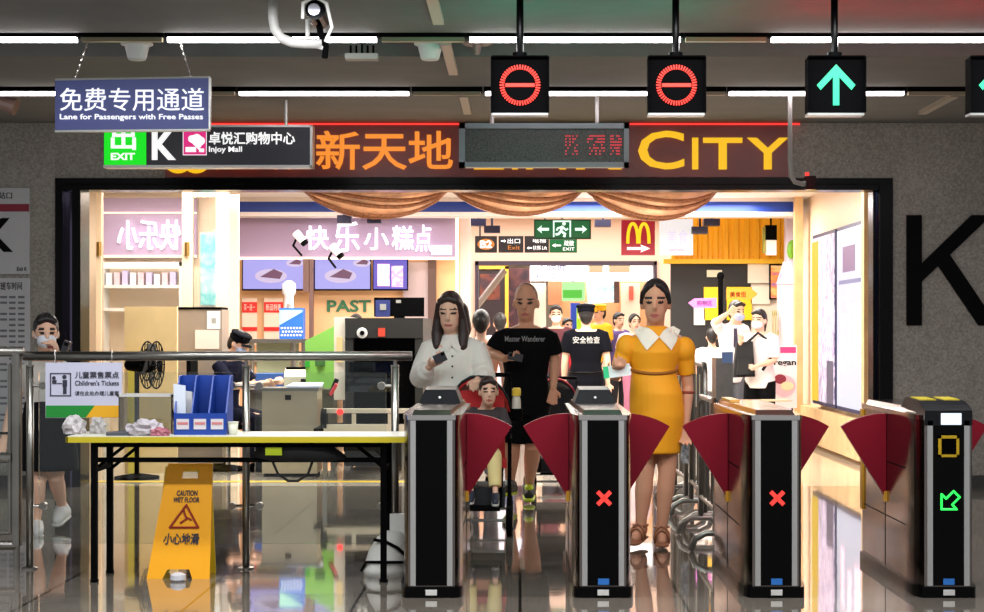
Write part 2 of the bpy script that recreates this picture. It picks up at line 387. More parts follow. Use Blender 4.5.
signal(998, 'go', 'rightmost lane signal, above the gate with yellow card reader')

# blue hanging sign
def hang(o): return o
Y = 10.1
c = V(132, 132, Y)
t = thing('hanging_sign', 'blue free-pass lane sign hung on two chains', 'sign', c)
BLUE = mat('slate_blue_board', (78, 86, 146), .45, emit=.12)
p0, p1, p2, p3 = V(55, 131, Y), V(209.5, 129.5, Y), V(209.5, 77.5, Y), V(55, 80, Y)
D = Vector((0, .03, 0))
part('board', MB().hexa([p0, p1, p1+D, p0+D, p3, p2, p2+D, p3+D]), BLUE, t)
e = Vector((0, -.004, .008))
part('edge_trim', MB().hexa([p0-e+Vector((0, -.012, 0)), p1-e+Vector((0, -.012, 0)), p1-e+D, p0-e+D, p0+Vector((0, -.006, .004)), p1+Vector((0, -.006, .004)), p1+D, p0+D])
     .hexa([p3+Vector((0, -.006, -.004)), p2+Vector((0, -.006, -.004)), p2+D, p3+D, p3+e, p2+e, p2+e+D, p3+e+D])
     .hexa([p1+Vector((-.004, -.006, 0)), p1+Vector((.006, -.006, 0)), p1+D+Vector((.006, 0, 0)), p1+D, p2+Vector((-.004, -.006, 0)), p2+Vector((.006, -.006, 0)), p2+D+Vector((.006, 0, 0)), p2+D]), SILVER, t)
text('lettering', '免费专用通道', 60, 88, 204, 111, Y-.001, LETW, t, .006)
text('small_lettering', 'Lane for Passengers with Free Passes', 60, 114, 203, 121, Y-.001, LETW, t, .006, .01)
for a, b in (((88, 44), (75, 79)), ((180, 43), (191, 77))):
    q0, q1 = V(*a, Y+.02), V(*b, Y+.015); q0.z = ZC-.04; mb = MB(); N = 13
    for i in range(N):
        s0, s1 = q0.lerp(q1, i/N), q0.lerp(q1, (i+1.25)/N); d = Vector((.007, 0, 0)) if i % 2 else Vector((0, .007, 0))
        mb.tube([s0, s0.lerp(s1, .5)+d, s1, s0.lerp(s1, .5)-d, s0], .003, 5)
    part('chain', mb, CHROME, t)
# exit sign
Y = 12.9
c = V(208, 166, Y)
t = thing('exit_sign', 'black exit K sign with green panel behind the blue sign', 'sign', c)
part('board', MB().pbox(103.5, 126.5, 311.5, 166, Y, .12), mat('sign_black', (24, 25, 34), .3, emit=.35), t, bevel=.006)
part('frame', MB().pbox(103, 165, 312, 167.5, Y-.01, .14).pbox(103, 124.8, 312, 127, Y-.01, .14).pbox(310, 124.8, 312.5, 167.5, Y-.01, .14), SILVER, t)
part('exit_panel', MB().pbox(104, 127, 146, 165, Y-.008, .01), glow('exit_green', (0, 226, 24), 1.0), t)
text('exit_lettering', '出', 111, 124, 136, 150, Y-.008, LETW, t, .006, .02); text('exit_word', 'EXIT', 111, 153, 135, 160, Y-.008, LETW, t, .006, .03)
text('exit_letter', 'K', 152, 130, 176, 160, Y-.001, LETW, t, .008, .03)
part('mall_badge', MB().pbox(183.5, 131.5, 206, 154.5, Y-.008, .01), glow('badge_pink', (232, 40, 132), .9), t, bevel=.004)
part('badge_border', MB().pbox(182.8, 130.8, 206.6, 155.2, Y-.005, .006), LETW, t)
h = MB()
for px, py, r in ((197, 139, 5), (192, 139, 3.6), (201, 141, 4.2)):
    h.lathe((X(px, Y), Y-.012, Z(py, Y)), [(r/F*Y, 0), (r/F*Y, .004)], 16, 'y')
h.prism([(X(190, Y), Z(141, Y)), (X(204, Y), Z(142, Y)), (X(199, Y), Z(150, Y))], 'y', Y-.012, Y-.008).pbox(185.5, 147, 196, 152, Y-.012, .004).pbox(199, 148.5, 204, 152, Y-.012, .004)
part('badge_bag', h, LETW, t)
text('mall_lettering', '卓悦汇购物中心', 209, 132, 295, 144.5, Y-.001, LETW, t, .006, .015); text('mall_small_lettering', 'Injoy Mall', 209, 146.5, 242, 153.5, Y-.001, LETW, t, .006, .015)
part('hanger', MB().tube([V(286, 126, Y+.06), (X(286, Y+.06), Y+.06, ZC)], .014, 8), SILVER, t); part('hanger', MB().tube([V(125, 126, Y+.06), (X(125, Y+.06), Y+.06, ZC)], .014, 8), SILVER, t)
# LED board
Y = 12.7
t = thing('display_board', 'grey framed dot matrix board with faint red characters', 'display board', V(545, 166, Y))
part('frame', MB().pbox(460, 124, 628, 166.5, Y+.01, .12), mat('grey_metal', (120, 124, 130), .4, .3), t, bevel=.01)
part('frame_rim', MB().pbox(459, 123, 629, 128.5, Y-.015, .1).pbox(459, 162, 629, 167, Y-.015, .1).pbox(459, 123, 465, 167, Y-.015, .1).pbox(624, 123, 629, 167, Y-.015, .1), MATS['grey_metal'], t, bevel=.004)
part('screen', MB().pbox(464, 128, 625, 163, Y, .02), pattern('dot_matrix', [(40, 40, 40), (72, 70, 68)], 190, kind='VORONOI'), t)
mb = MB(); random.seed(3)
for cx in (566, 573, 588, 594, 600, 611, 617):
    for j in range(7):
        for i in range(3):
            if random.random() < .62:
                q = V(cx+i*2, 136+j*3, Y); mb.box(q+Vector((-.005, -.008, -.005)), q+Vector((.005, .002, .005)))
part('red_characters', mb, glow('matrix_red', (255, 60, 80), .8), t)
for px in (492, 597): part('hanger', MB().tube([V(px, 124, Y+.06), (X(px, Y+.06), Y+.06, ZC)], .016, 8), SILVER, t)

# lit sign band above the doorway
Y = WY-.06
t = thing('shop_sign_band', 'maroon glossy sign band with orange and yellow lettering over doorway', 'sign', (X(476, Y), Y, Z(177, Y)))
part('panel', MB().pbox(165, 124, 789, 177, Y, .06), mat('maroon_panel', (124, 56, 52), .28, noise=(3, .08)), t)
part('red_edge_light', MB().pbox(165, 123, 459, 124.6, Y-.02, .03).pbox(630, 123, 800, 124.6, Y-.02, .03), glow('red_strip', (255, 50, 44), 1.6), t)
ORG = glow('letter_orange', (255, 148, 46), .95); YEL = glow('letter_yellow', (255, 196, 18), .95)
text('lettering', '新天地', 316, 131, 453, 170, Y-.005, ORG, t, .03, .012); text('lettering', '连城', 214, 131, 308, 170, Y-.005, ORG, t, .03, .012)
for s_, a, b, top in (('L', 474, 504, 131), ('I', 512, 518, 138), ('N', 526, 566, 138), ('K', 576, 622, 138), ('C', 638, 684, 131), ('I', 692, 698, 138), ('T', 703, 742, 138), ('Y', 747, 788, 138)):
    text('letter', s_, a, top, b, 169.5, Y-.005, YEL, t, .03, .012)
lg = MB()
for px in (178, 196):
    q = V(px, 158, Y-.01)
    for i in range(28):
        a0, a1 = 2*math.pi*i/28, 2*math.pi*(i+1)/28
        pt = lambda a, r: (q.x+math.cos(a)*r, q.z+math.sin(a)*r)
        lg.prism([pt(a0, .09), pt(a0, .13), pt(a1, .13), pt(a1, .09)], 'y', Y-.03, Y-.004)
part('emblem', lg, YEL, t)

# K on the right wall; notices on the left wall
Y = WY-.03
MATK = mat('letter_black', (8, 8, 9), .6, spec=.08)
kb = MB().pbox(907, 215, 922, 325.5, Y, .03)
def pp(*pts): return [(X(a, Y), Z(b, Y)) for a, b in pts]
kb.prism(pp((921.5, 264), (921.5, 282), (992, 215), (972, 215)), 'y', Y+.001, Y+.031).prism(pp((936, 262), (947, 250), (998, 325.5), (979, 325.5)), 'y', Y+.002, Y+.032)
tag(kb.build('wall_letter', MATK), 'huge black letter K mounted on the right granite wall', 'sign')
Y = WY-.03
PAPER = mat('notice_white', (196, 197, 200), .4)
t = thing('notice_board', 'white notice with a big K and red band on the left wall', 'notice', (X(10, Y), Y, Z(274, Y)))
part('board', MB().pbox(-40, 188, 29.5, 274, Y, .03), PAPER, t, bevel=.006); part('band', MB().pbox(-40, 204, 29, 211.5, Y-.004, .006), mat('band_red', (142, 28, 52), .5), t)
text('title', '出站口', -8, 192, 12, 199, Y, MATK, t, .004); text('exit_letter', 'K', -16, 218, 13, 252, Y, MATK, t, .004, .03)
text('footnote', 'Exit K', 17, 267, 27, 271, Y, MATK, t, .004)
t = thing('timetable', 'white timetable with small dark printing beside the doorway', 'notice', (X(5, Y), Y, Z(430, Y)))
part('board', MB().pbox(-40, 278, 30, 432, Y, .03), PAPER, t, bevel=.006)
text('title', '首末班车时间', -10, 282, 22, 290, Y, MATK, t, .004)
mb = MB()
for r in range(23):
    y0 = 296+r*5.6
    for cx in (-30, -12, 0, 9, 18):
        if r % 3 != 2 or cx > 8: mb.pbox(cx, y0, cx+(7 if cx < 9 else 6.5), y0+2.2, Y-.002, .004)
part('printing', mb, mat('print_grey', (112, 112, 120), .6), t)

# ---------------------------------------------------------------- fare gates
CROSS = glow('cross_red', (255, 60, 52), 1.4); ARG = glow('arrow_green', (40, 255, 90), 1.6)
STICK = mat('blue_sticker', (40, 110, 190), .4, emit=.15)
GCH = mat('gate_steel', (132, 124, 120), .16, 1)
def gprof(cx, y0, y1, w, g=0):
    """plan of a gate body: narrow rounded front widening to the full width"""
    wf = .108; R = []
    for i in range(9):
        a = math.pi/2*i/8; R.append((wf+(w-wf)*math.sin(a)+g, y0-g+.26*(1-math.cos(a))))
    R += [(w+g, y1-.05), (w-.05+g, y1+g)]
    return [(cx+x, y) for x, y in R]+[(cx-x, y) for x, y in R[::-1]]
def rrect(x0, y0, x1, y1, r, n=6):
    pts = []
    for cx, cy, a in ((x1-r, y1-r, 0), (x0+r, y1-r, 90), (x0+r, y0+r, 180), (x1-r, y0+r, 270)):
        for i in range(n+1):
            q = math.radians(a+90*i/n); pts.append((cx+r*math.cos(q), cy+r*math.sin(q)))
    return pts
GATE_Y = 8.45
def gate(cx, label, flaps, mark, hump, sides=(0, 0)):
    y0, y1 = GATE_Y, GATE_Y+1.42; w = .15; H = .895
    t = thing('fare_gate', label, 'fare gate', (cx, y0, 0), 'ticket gates in a row')
    part('plinth', MB().prism(gprof(cx, y0, y1, w, .014), 'z', 0, .055), BLACK, t)
    part('body', MB().prism(gprof(cx, y0, y1, w), 'z', .055, H), GCH, t)
    sm = MB()
    for zz in (.33, .62):
        sm.box((cx-w-.002, y0+.27, zz), (cx+w+.002, y1-.1, zz+.005))
    sm.box((cx-w-.002, y0+.75, .06), (cx+w+.002, y0+.755, H))
    part('panel_seam', sm, BLACKM, t)
    part('front_panel', MB().box((cx-.078, y0-.006, .06), (cx+.078, y0+.02, H-.015)), BLACK, t)
    for s in (-1, 1): part('edge_strip', MB().box((cx+s*.078, y0-.012, .06), (cx+s*.104, y0+.04, H-.015)), SILVER, t, bevel=.006)
    part('top_cover', MB().prism(gprof(cx, y0, y1, w, .004), 'z', H-.012, H+.012).hexa([(cx-.1, y0+.03, H+.01), (cx+.1, y0+.03, H+.01), (cx+w-.02, y1-.05, H+.01), (cx-w+.02, y1-.05, H+.01), (cx-.09, y0+.07, H+.035), (cx+.09, y0+.07, H+.035), (cx+w-.03, y1-.08, H+.035), (cx-w+.03, y1-.08, H+.035)]), CHROME, t)
    part('nameplate', MB().box((cx-.028, y0-.026, .015), (cx+.028, y0-.02, .042)), WHITE, t)
    if hump == 'rear':
        hy = y0+.85
        q = MB().hexa([(cx-.115, hy, H+.035), (cx+.115, hy, H+.035), (cx+.115, hy+.4, H+.035), (cx-.115, hy+.4, H+.035), (cx-.085, hy+.1, H+.105), (cx+.085, hy+.1, H+.105), (cx+.085, hy+.4, H+.115), (cx-.085, hy+.4, H+.115)])
        r = part('reader', q, mat('reader_dark', (18, 19, 23), .4, spec=.25), t, bevel=.008)
        lz = H+.065; ly = hy+.028
        part('reader_emblem', MB().hexa([(cx-.008, ly, lz), (cx, ly-.008, lz-.007), (cx+.008, ly, lz), (cx, ly+.006, lz+.007), (cx-.008, ly-.006, lz+.002), (cx, ly-.014, lz-.006), (cx+.008, ly-.006, lz+.002), (cx, ly+.002, lz+.008)]), WHITE, r)
    if hump == 'front':
        q = MB().prism([(y0-.012, H-.04), (y0-.012, H+.035), (y0+.06, H+.06), (y0+.14, H+.078), (y0+.42, H+.085), (y0+.52, H+.03), (y0+.2, H+.02)], 'x', cx-.118, cx+.118)
        r = part('reader', q, mat('reader_dark', (18, 19, 23), .4, spec=.25), t, bevel=.008)
        part('display', MB().box((cx-.038, y0-.02, H-.035), (cx+.062, y0-.01, H+.022)), glow('display_white', (235, 245, 255), 1.3), r)
        part('warning_strip', MB().hexa([(cx-.1, y0+.16, H+.078), (cx-.02, y0+.16, H+.078), (cx-.02, y0+.38, H+.083), (cx-.1, y0+.38, H+.083), (cx-.1, y0+.16, H+.084), (cx-.02, y0+.16, H+.084), (cx-.02, y0+.38, H+.089), (cx-.1, y0+.38, H+.089)])
             .hexa([(cx+.02, y0+.16, H+.078), (cx+.1, y0+.16, H+.078), (cx+.1, y0+.38, H+.083), (cx+.02, y0+.38, H+.083), (cx+.02, y0+.16, H+.084), (cx+.1, y0+.16, H+.084), (cx+.1, y0+.38, H+.089), (cx+.02, y0+.38, H+.089)]), mat('strip_yellow', (190, 170, 40), .5), r)
        cm = MB()
        for b_ in ((-.05, .7, .05, .712), (-.05, .792, .05, .806), (-.05, .7, -.038, .806), (.038, .7, .05, .806)): cm.box((cx+b_[0], y0-.022, b_[1]), (cx+b_[2], y0-.004, b_[3]))
        cr = part('card_reader', cm, mat('reader_yellow', (204, 166, 20), .4), t)
        part('card_pad', MB().box((cx-.038, y0-.014, .712), (cx+.038, y0-.004, .792)), BLACKM, cr)
    if hump == 'rim':
        part('rear_cap', MB().box((cx-.115, y1-.5, H+.036), (cx-.06, y1-.1, H+.05)), mat('cap_amber', (206, 150, 70), .4), t, bevel=.01)
    if hump == 'front': part('side_lamp', MB().box((cx-w-.012, y1-.1, .3), (cx-w+.004, y1-.04, H-.02)), AMBER, t)
    zc = .495; yy = y0-.012
    if mark == 'cross':
        mb = MB()
        for s in (-1, 1):
            d = Vector((.032, 0, .032*s)); e = Vector((-.0072*s, 0, .0072)); q = Vector((cx+.005, yy, zc)); k = Vector((0, .008, 0))
            mb.hexa([q-d-e, q+d-e, q+d-e+k, q-d-e+k, q-d+e, q+d+e, q+d+e+k, q-d+e+k])
        part('cross_light', mb, CROSS, t)
    if mark == 'arrow':
        q = Vector((cx+.01, yy, zc-.01)); mb = MB(); pts = [(-.045, -.045), (.03, -.045), (.008, -.022), (.045, .015), (.015, .045), (-.022, .008), (-.045, .03)]
        for a, b in zip(pts, pts[1:]+pts[:1]): mb.tube([q+Vector((a[0], 0, a[1])), q+Vector((b[0], 0, b[1]))], .0055, 6, cap=True)
        part('arrow_light', mb, ARG, t)
    if mark: part('sticker', MB().box((cx-.025, y0-.01, .065), (cx+.03, y0-.005, .095)), STICK, t)
    for s in flaps:
        ax = cx+s*(w+.002); az = .421; ay = y0+.72; pts = [(ax, az)]
        for i in range(13):
            a = math.radians(32*(1-i/12)); pts.append((ax+s*math.sin(a)*.459, az+math.cos(a)*.459))
        f = part('flap', MB().prism(pts, 'y', ay, ay+.035), RED_FLAP, t, bevel=.006)
        part('hinge_cap', MB().box((ax-.004*s, ay-.01, az-.015), (ax+.012*s, ay+.046, az+.04)), MATS['amber_lens'], f, bevel=.004)
gate(X(431.5, GATE_Y), 'fare gate without a lit cross at the left end, beside the table', (1,), None, 'rear')
gate(X(603, GATE_Y), 'fare gate with red cross left of the yellow dress', (-1, 1), 'cross', 'rear')
gate(X(776, GATE_Y), 'fare gate with red cross right of the yellow dress', (-1, 1), 'cross', 'rim')
gate(X(948, GATE_Y), 'fare gate with green arrow and yellow card reader', (-1, 1), 'arrow', 'front')

# ---------------------------------------------------------------- railing, side gate, table and what stands there
RY = 9.47
zr = Z(356, RY)
t = thing('railing', 'stainless steel railing with clear panels behind the yellow table', 'railing', (X(220, RY), RY, 0))
part('handrail', MB().tube([(X(24, RY), RY, zr), (X(412, RY), RY, zr)], .026, 16), STEEL, t, smooth=True)
for px in (30, 246, 395):
    x = X(px, RY)
    q = part('post', MB().tube([(x, RY, 0), (x, RY, zr-.055)], .021, 14), STEEL, t, smooth=True)
    part('post_cap', MB().tube([(x, RY, zr-.06), (x, RY, zr-.05)], .023, 14).tube([(x, RY, zr-.05), (x, RY, zr-.02)], .009, 8), STEEL, q)
    part('foot_flange', MB().lathe((x, RY, 0), [(.045, 0), (.045, .008), (.024, .014)], 16), STEEL, q)
    for zz in (.35, 1.02):
        mb = MB()
        for s in (-1, 1):
            if (px == 30 and s < 0) or (px == 395 and s > 0): continue
            mb.tube([(x, RY, zz), (x+s*.075, RY, zz)], .009, 8).lathe((x+s*.075, RY-.025, zz), [(.02, 0), (.022, .01), (.022, .04), (.02, .05)], 12, 'y')
        part('clamp', mb, STEEL, t)
for a, b in ((30, 246), (246, 395)): part('glass_panel', MB().box((X(a, RY)+.05, RY-.006, .14), (X(b, RY)-.05, RY+.006, zr-.09)), GLASS, t)
t = thing('side_gate', 'steel framed gate panel left of the railing', 'gate', (X(-10, RY), RY, 0))
zl = Z(354, RY)
part('top_rail', MB().tube([(X(-60, RY), RY, zl+.012), (X(24, RY)-.002, RY, zl+.012)], .027, 16), STEEL, t, smooth=True)
part('frame', MB().tube([(X(22, RY)-.03, RY, .13), (X(22, RY)-.03, RY, zl)], .03, 14).tube([(X(22, RY)-.03, RY, .13), (X(-60, RY), RY, .13)], .026, 12)
     .tube([(X(12, RY)-.01, RY, .2), (X(12, RY)-.01, RY, zl-.06)], .014, 10).tube([(X(12, RY)-.01, RY, .2), (X(-60, RY), RY, .2)], .012, 10).tube([(X(12, RY), RY, .62), (X(-60, RY), RY, .62)], .03, 10), STEEL, t)
part('glass_panel', MB().box((X(-60, RY), RY-.005, .2), (X(12, RY)-.02, RY+.005, zl-.06)), GLASS, t)
part('hinge_foot', MB().tube([(X(22, RY)-.03, RY, 0), (X(22, RY)-.03, RY, .13)], .018, 10).tube([(X(-58, RY), RY, 0), (X(-58, RY), RY, .13)], .018, 10), STEEL, t)
Y = RY-.045
t = thing('ticket_notice', 'pale children ticket notice with green and yellow stripe on the railing', 'notice', V(83, 418, Y))
part('board', MB().pbox(45.5, 362.5, 122, 418, Y, .012), mat('notice_lilac', (196, 196, 216), .4), t, bevel=.002)
a = lambda *q: [(X(u, Y), Z(v, Y)) for u, v in q]
part('green_stripe', MB().prism(a((46, 405.5), (95, 405.5), (86, 417.5), (46, 417.5)), 'y', Y-.003, Y), mat('stripe_green', (20, 134, 46), .5), t)
part('yellow_stripe', MB().prism(a((95, 405.5), (120, 405.5), (120, 417.5), (86, 417.5)), 'y', Y-.003, Y), mat('stripe_yellow', (228, 168, 26), .5), t)
INK = mat('ink_dark', (44, 44, 60), .6)
mb = MB()
for q in ((50, 373, 71, 374), (50, 395.2, 71, 396.2), (50, 373, 51, 396), (70, 373, 71, 396), (57, 383, 62, 384)): mb.pbox(*q, Y-.003, .003)
for px, py, r in ((54, 378, 1.9), (64.5, 377, 2.2)): mb.lathe((X(px, Y), Y-.003, Z(py, Y)), [(r/F*Y, 0), (r/F*Y, .003)], 12, 'y')
mb.pbox(52.2, 380, 56.5, 384, Y-.003, .003).pbox(62.6, 380, 67, 386.5, Y-.003, .003).pbox(63, 386, 66.5, 394, Y-.003, .003)
part('pictogram', mb, INK, t)
text('lettering', '儿童票售票点', 75, 371.5, 119, 378.5, Y, INK, t, .003, .01); text('lettering', "Children's Tickets", 75, 380.5, 119, 385.5, Y, INK, t, .003, .01); text('lettering', '请在此处办理儿童票', 75, 391, 119, 395.5, Y, INK, t, .003)
part('hook', MB().tube([V(55, 363, Y), V(55, 352, RY-.03), V(55, 350.5, RY)], .003, 6).tube([V(112, 363, Y), V(112, 352, RY-.03), V(112, 350.5, RY)], .003, 6), CHROME, t)

TY0, TY1, TZ = 8.93, 9.36, .772
x0, x1 = X(67, TY0), X(405, TY0)
t = thing('folding_table', 'long folding table with yellow edge and black legs', 'table', ((x0+x1)/2, (TY0+TY1)/2, 0))
part('tabletop', MB().box((x0, TY0+.004, TZ-.024), (x1, TY1, TZ)), mat('table_white', (214, 212, 200), .35), t)
part('edge_band', MB().box((x0-.004, TY0, TZ-.034), (x1+.004, TY0+.014, TZ-.004)).box((x0-.006, TY0, TZ-.034), (x0+.004, TY1, TZ-.004)).box((x1-.004, TY0, TZ-.034), (x1+.006, TY1, TZ-.004)), mat('edge_yellow', (196, 178, 34), .45), t)
lx = (X(92.5, TY0), X(383, TY0))
for i, x in enumerate(lx):
    for y in (TY0+.04, TY1-.05):
        l_ = part('leg', MB().box((x-.016, y-.016, .012), (x+.016, y+.016, TZ-.034)), BLACKM, t)
        part('leg_tip', MB().lathe((x, y, 0), [(.022, 0), (.024, .012), (.012, .02)], 12), BLACKM, l_)
    s = 1 if i == 0 else -1
    for y, a, b in ((TY0+.1, .6, .18), (TY1-.1, .56, .22)): part('leg_brace', MB().tube([(x, y, a), (x+s*b, y, TZ-.03)], .009, 8), BLACKM, t)
    part('leg_crossbar', MB().box((x-.012, TY0+.04, .58), (x+.012, TY1-.05, .605)), BLACKM, t)
part('frame_bar', MB().box((lx[0], TY0+.1, TZ-.145), (lx[1], TY0+.122, TZ-.12)).box((lx[0], TY0+.03, TZ-.06), (lx[1], TY0+.05, TZ-.034)), BLACKM, t)
# bag slung under the table
Y = TY0+.11
c = V(300, 452, Y)
t = thing('sling_bag', 'black bag with a strap loop slung under the table', 'bag', c)
part('pouch', MB().tube([V(253, 455, Y), V(270, 451, Y), V(300, 449.5, Y), V(325, 452, Y), V(346, 458, Y)], [.012, .055, .066, .056, .012], 12, flat=1), mat('bag_black', (20, 20, 22), .8), t, smooth=True)
part('strap', MB().tube([V(272, 460, Y), V(278, 474, Y), V(288, 481, Y), V(298, 481, Y), V(308, 474, Y), V(313, 460, Y)], .007, 6, flat=2), MATS['bag_black'], t)
part('bright_tag', MB().box(V(275, 452, Y)+Vector((-.04, -.075, -.012)), V(280, 446, Y)+Vector((.02, -.05, .01))), mat('lime_tag', (180, 200, 20), .5), t)
# on the table
Y = 9.05
BLUEP = mat('file_blue', (24, 62, 150), .4)
c = Vector((X(201, Y), Y, TZ))
t = thing('file_rack', 'blue three-slot file rack standing on the yellow-edged table', 'file rack', c)
xa, xb = X(174.5, Y), X(226, Y); wz = Z(375, Y+.2)
part('back_panel', MB().box((xa, Y+.19, TZ), (xb, Y+.2, wz)), BLUEP, t)
part('base_panel', MB().box((xa, Y, TZ), (xb, Y+.19, TZ+.012)), BLUEP, t)
part('front_panel', MB().box((xa, Y-.008, TZ), (xb, Y+.002, TZ+.115)), BLUEP, t)
for i in range(4):
    x = xa+(xb-xa)*i/3
    part('divider', MB().prism([(Y, TZ), (Y, TZ+.115), (Y+.13, wz-.005), (Y+.2, wz), (Y+.2, TZ)], 'x', x-.004, x+.004), BLUEP, t)
for i in range(3):
    x = xa+(xb-xa)*(i+.5)/3; q = part('label_card', MB().box((x-.033, Y-.011, TZ+.03), (x+.033, Y-.007, TZ+.085)), mat('card_pale', (206, 200, 204), .5), t)
    part('card_print', MB().box((x-.028, Y-.013, TZ+.055), (x+.028, Y-.011, TZ+.068)), mat('card_red', (196, 120, 120), .5), q)
for i, (px, h_, w_, lab, colr) in enumerate(((179, .27, .032, 'white rolled leaflet with blue top in the left rack slot', (206, 214, 226)), (184.5, .235, .03, 'white leaflet bent over in front of the rolled one in the rack', (216, 216, 214)))):
    x = X(px, Y); o = MB().hexa([(x-w_, Y+.03+.05*i, TZ+.012), (x+w_, Y+.03+.05*i, TZ+.012), (x+w_, Y+.045+.05*i, TZ+.012), (x-w_, Y+.045+.05*i, TZ+.012), (x-w_-.008, Y+.05+.05*i, TZ+h_), (x+w_-.008, Y+.05+.05*i, TZ+h_-.01), (x+w_-.008, Y+.06+.05*i, TZ+h_-.01), (x-w_-.008, Y+.06+.05*i, TZ+h_)]).build('leaflet', mat('leaflet_%d' % i, colr, .5)); tag(o, lab, 'leaflet', 'leaflets in the blue rack')
c = Vector((X(232.5, Y), Y+.02, TZ))
t = thing('paper_cup', 'white paper cup right of the blue file rack', 'cup', c)
part('cup_wall', MB().lathe(c, [(.02, 0), (.022, .004), (.028, .065), (.025, .065), (.019, .006)], 20), mat('cup_white', (208, 208, 190), .5), t, smooth=True)
part('rim', MB().lathe(c+Vector((0, 0, .063)), [(.027, 0), (.031, .002), (.031, .005), (.026, .006)], 20), MATS['cup_white'], t)
PCL = glass('clear_plastic', (.86, .88, .88), .08)
c = Vector((X(150, 9.2), 9.2, TZ))
t = thing('plastic_bin', 'clear plastic bin of papers beside the blue rack', 'bin', c)
xa, xb, zz = X(122, 9.2), X(175, 9.2), TZ+.2
part('wall', MB().box((xa, 9.12, TZ), (xb, 9.125, zz)).box((xa, 9.3, TZ), (xb, 9.305, zz)).box((xa, 9.12, TZ), (xa+.005, 9.305, zz)).box((xb-.005, 9.12, TZ), (xb, 9.305, zz)), PCL, t)
part('rim', MB().box((xa-.008, 9.112, zz), (xb+.008, 9.122, zz+.012)).box((xa-.008, 9.303, zz), (xb+.008, 9.313, zz+.012)).box((xa-.008, 9.112, zz), (xa+.004, 9.313, zz+.012)).box((xb-.004, 9.112, zz), (xb+.008, 9.313, zz+.012)), mat('rim_white', (196, 194, 190), .4), t)
def crumple(name, label, px, y, w, d, h, col, seed):
    random.seed(seed); b = bmesh.new(); bmesh.ops.create_icosphere(b, subdivisions=3, radius=1)
    for v in b.verts:
        k = 1+random.uniform(-.25, .2); v.co = (v.co.x*w*k, v.co.y*d*k, max(0, v.co.z*k+.5)*h)
    m = MB(); m.bm.free(); m.bm = b; me = m.mesh(name); me.transform(Matrix.Translation((X(px, y), y, TZ))); o = link(name, me, mat(name+str(seed), col, .5)); return tag(o, label, 'paper' if 'paper' in name else 'bag')
crumple('crumpled_paper', 'crumpled white paper bundle with red print on the table', 146, 9.02, .1, .06, .055, (176, 168, 174), 4)
crumple('crumpled_paper', 'low red and white paper scrap in front of the clear bin', 160, 8.965, .055, .022, .03, (166, 96, 110), 6)
crumple('plastic_bag', 'white plastic bag at the left end of the table', 75, 9.15, .06, .05, .065, (184, 178, 180), 5)
crumple('plastic_bag', 'small white plastic bag next to the left end bag', 98, 9.16, .045, .04, .06, (170, 166, 164), 8)
o = MB().hexa([(X(108, 9), 8.96, TZ), (X(130, 9), 8.97, TZ), (X(128, 9.1), 9.1, TZ), (X(106, 9.1), 9.1, TZ), (X(108, 9), 8.96, TZ+.012), (X(130, 9), 8.97, TZ+.02), (X(128, 9.1), 9.1, TZ+.022), (X(106, 9.1), 9.1, TZ+.014)]).build('booklet', mat('booklet_dark', (70, 72, 80), .5)); tag(o, 'thin dark booklet lying left of the crumpled paper', 'booklet')
# wet floor sign
Y = 9.08
OR = mat('sign_orange', (255, 176, 18), .42); YL = mat('sign_yellow', (232, 196, 20), .42)
t = thing('wet_floor_sign', 'orange wet floor A-frame sign under the table', 'caution sign', (X(178, Y), Y+.1, 0))
def leaf(px, Ya, Yb, m, nm, wob=0, top=465, bot=577.5):
    H = Z(top, Ya)
    def at(u, h, dy=0): # u -1..1
        k = h/H; y = Ya+(Yb-Ya)*k; w = (31.5-9*k)/F*Ya; return Vector((X(px, Ya)+u*w+(.045*k), y+dy, h))
    mb = MB(); hs = 0
    def quad(u0, u1, h0, h1, v0=None, v1=None):
        v0 = u0 if v0 is None else v0; v1 = u1 if v1 is None else v1
        mb.hexa([at(u0, h0), at(u1, h0), at(u1, h0, .018), at(u0, h0, .018), at(v0, h1), at(v1, h1), at(v1, h1, .018), at(v0, h1, .018)])
    quad(-1, -.5, 0, .05, -1, -.38); quad(.45, 1, 0, .05, .33, 1); quad(-1, 1, .05, H-.08)
    quad(-1, -.3, H-.08, H-.028); quad(.42, 1, H-.08, H-.028); quad(-1, 1, H-.028, H)
    return part(nm, mb, m, t), at
rear, _ = leaf(184, Y+.24, Y+.13, YL, 'rear_leaf', bot=570)
front, at = leaf(178, Y, Y+.11, OR, 'front_leaf')
part('hinge', MB().tube([at(-.9, .59, .02), at(.95, .59, .02)], .012, 8), OR, t)
def on_leaf(name, s, u0, u1, h0, h1, m, bold=0):
    me = text_mesh(s, bold); co = [v.co.copy() for v in me.vertices]
    a = [min(c[i] for c in co) for i in range(3)]; b = [max(c[i] for c in co) for i in range(3)]
    for v in me.vertices:
        u = u0+(u1-u0)*(v.co.x-a[0])/(b[0]-a[0]); h = h0+(h1-h0)*(v.co.y-a[1])/(b[1]-a[1]); v.co = at(u, h, -.002-.003*(v.co.z-a[2])/(b[2]-a[2]))
    link(name, me, m, front)
on_leaf('lettering', 'CAUTION', -.42, .42, .437, .466, INK, .02); on_leaf('lettering', 'WET FLOOR', -.52, .52, .402, .43, INK, .02)
on_leaf('lettering', '小心地滑', -.66, .6, .18, .24, INK, .02)
RDK = mat('triangle_red', (150, 34, 20), .5)
mb = MB(); tp = [at(-.5, .27, -.004), at(.54, .27, -.004), at(.02, .388, -.004)]
for a, b in zip(tp, tp[1:]+tp[:1]): mb.tube([a, b], .006, 6, cap=True)
part('triangle', mb, RDK, front)
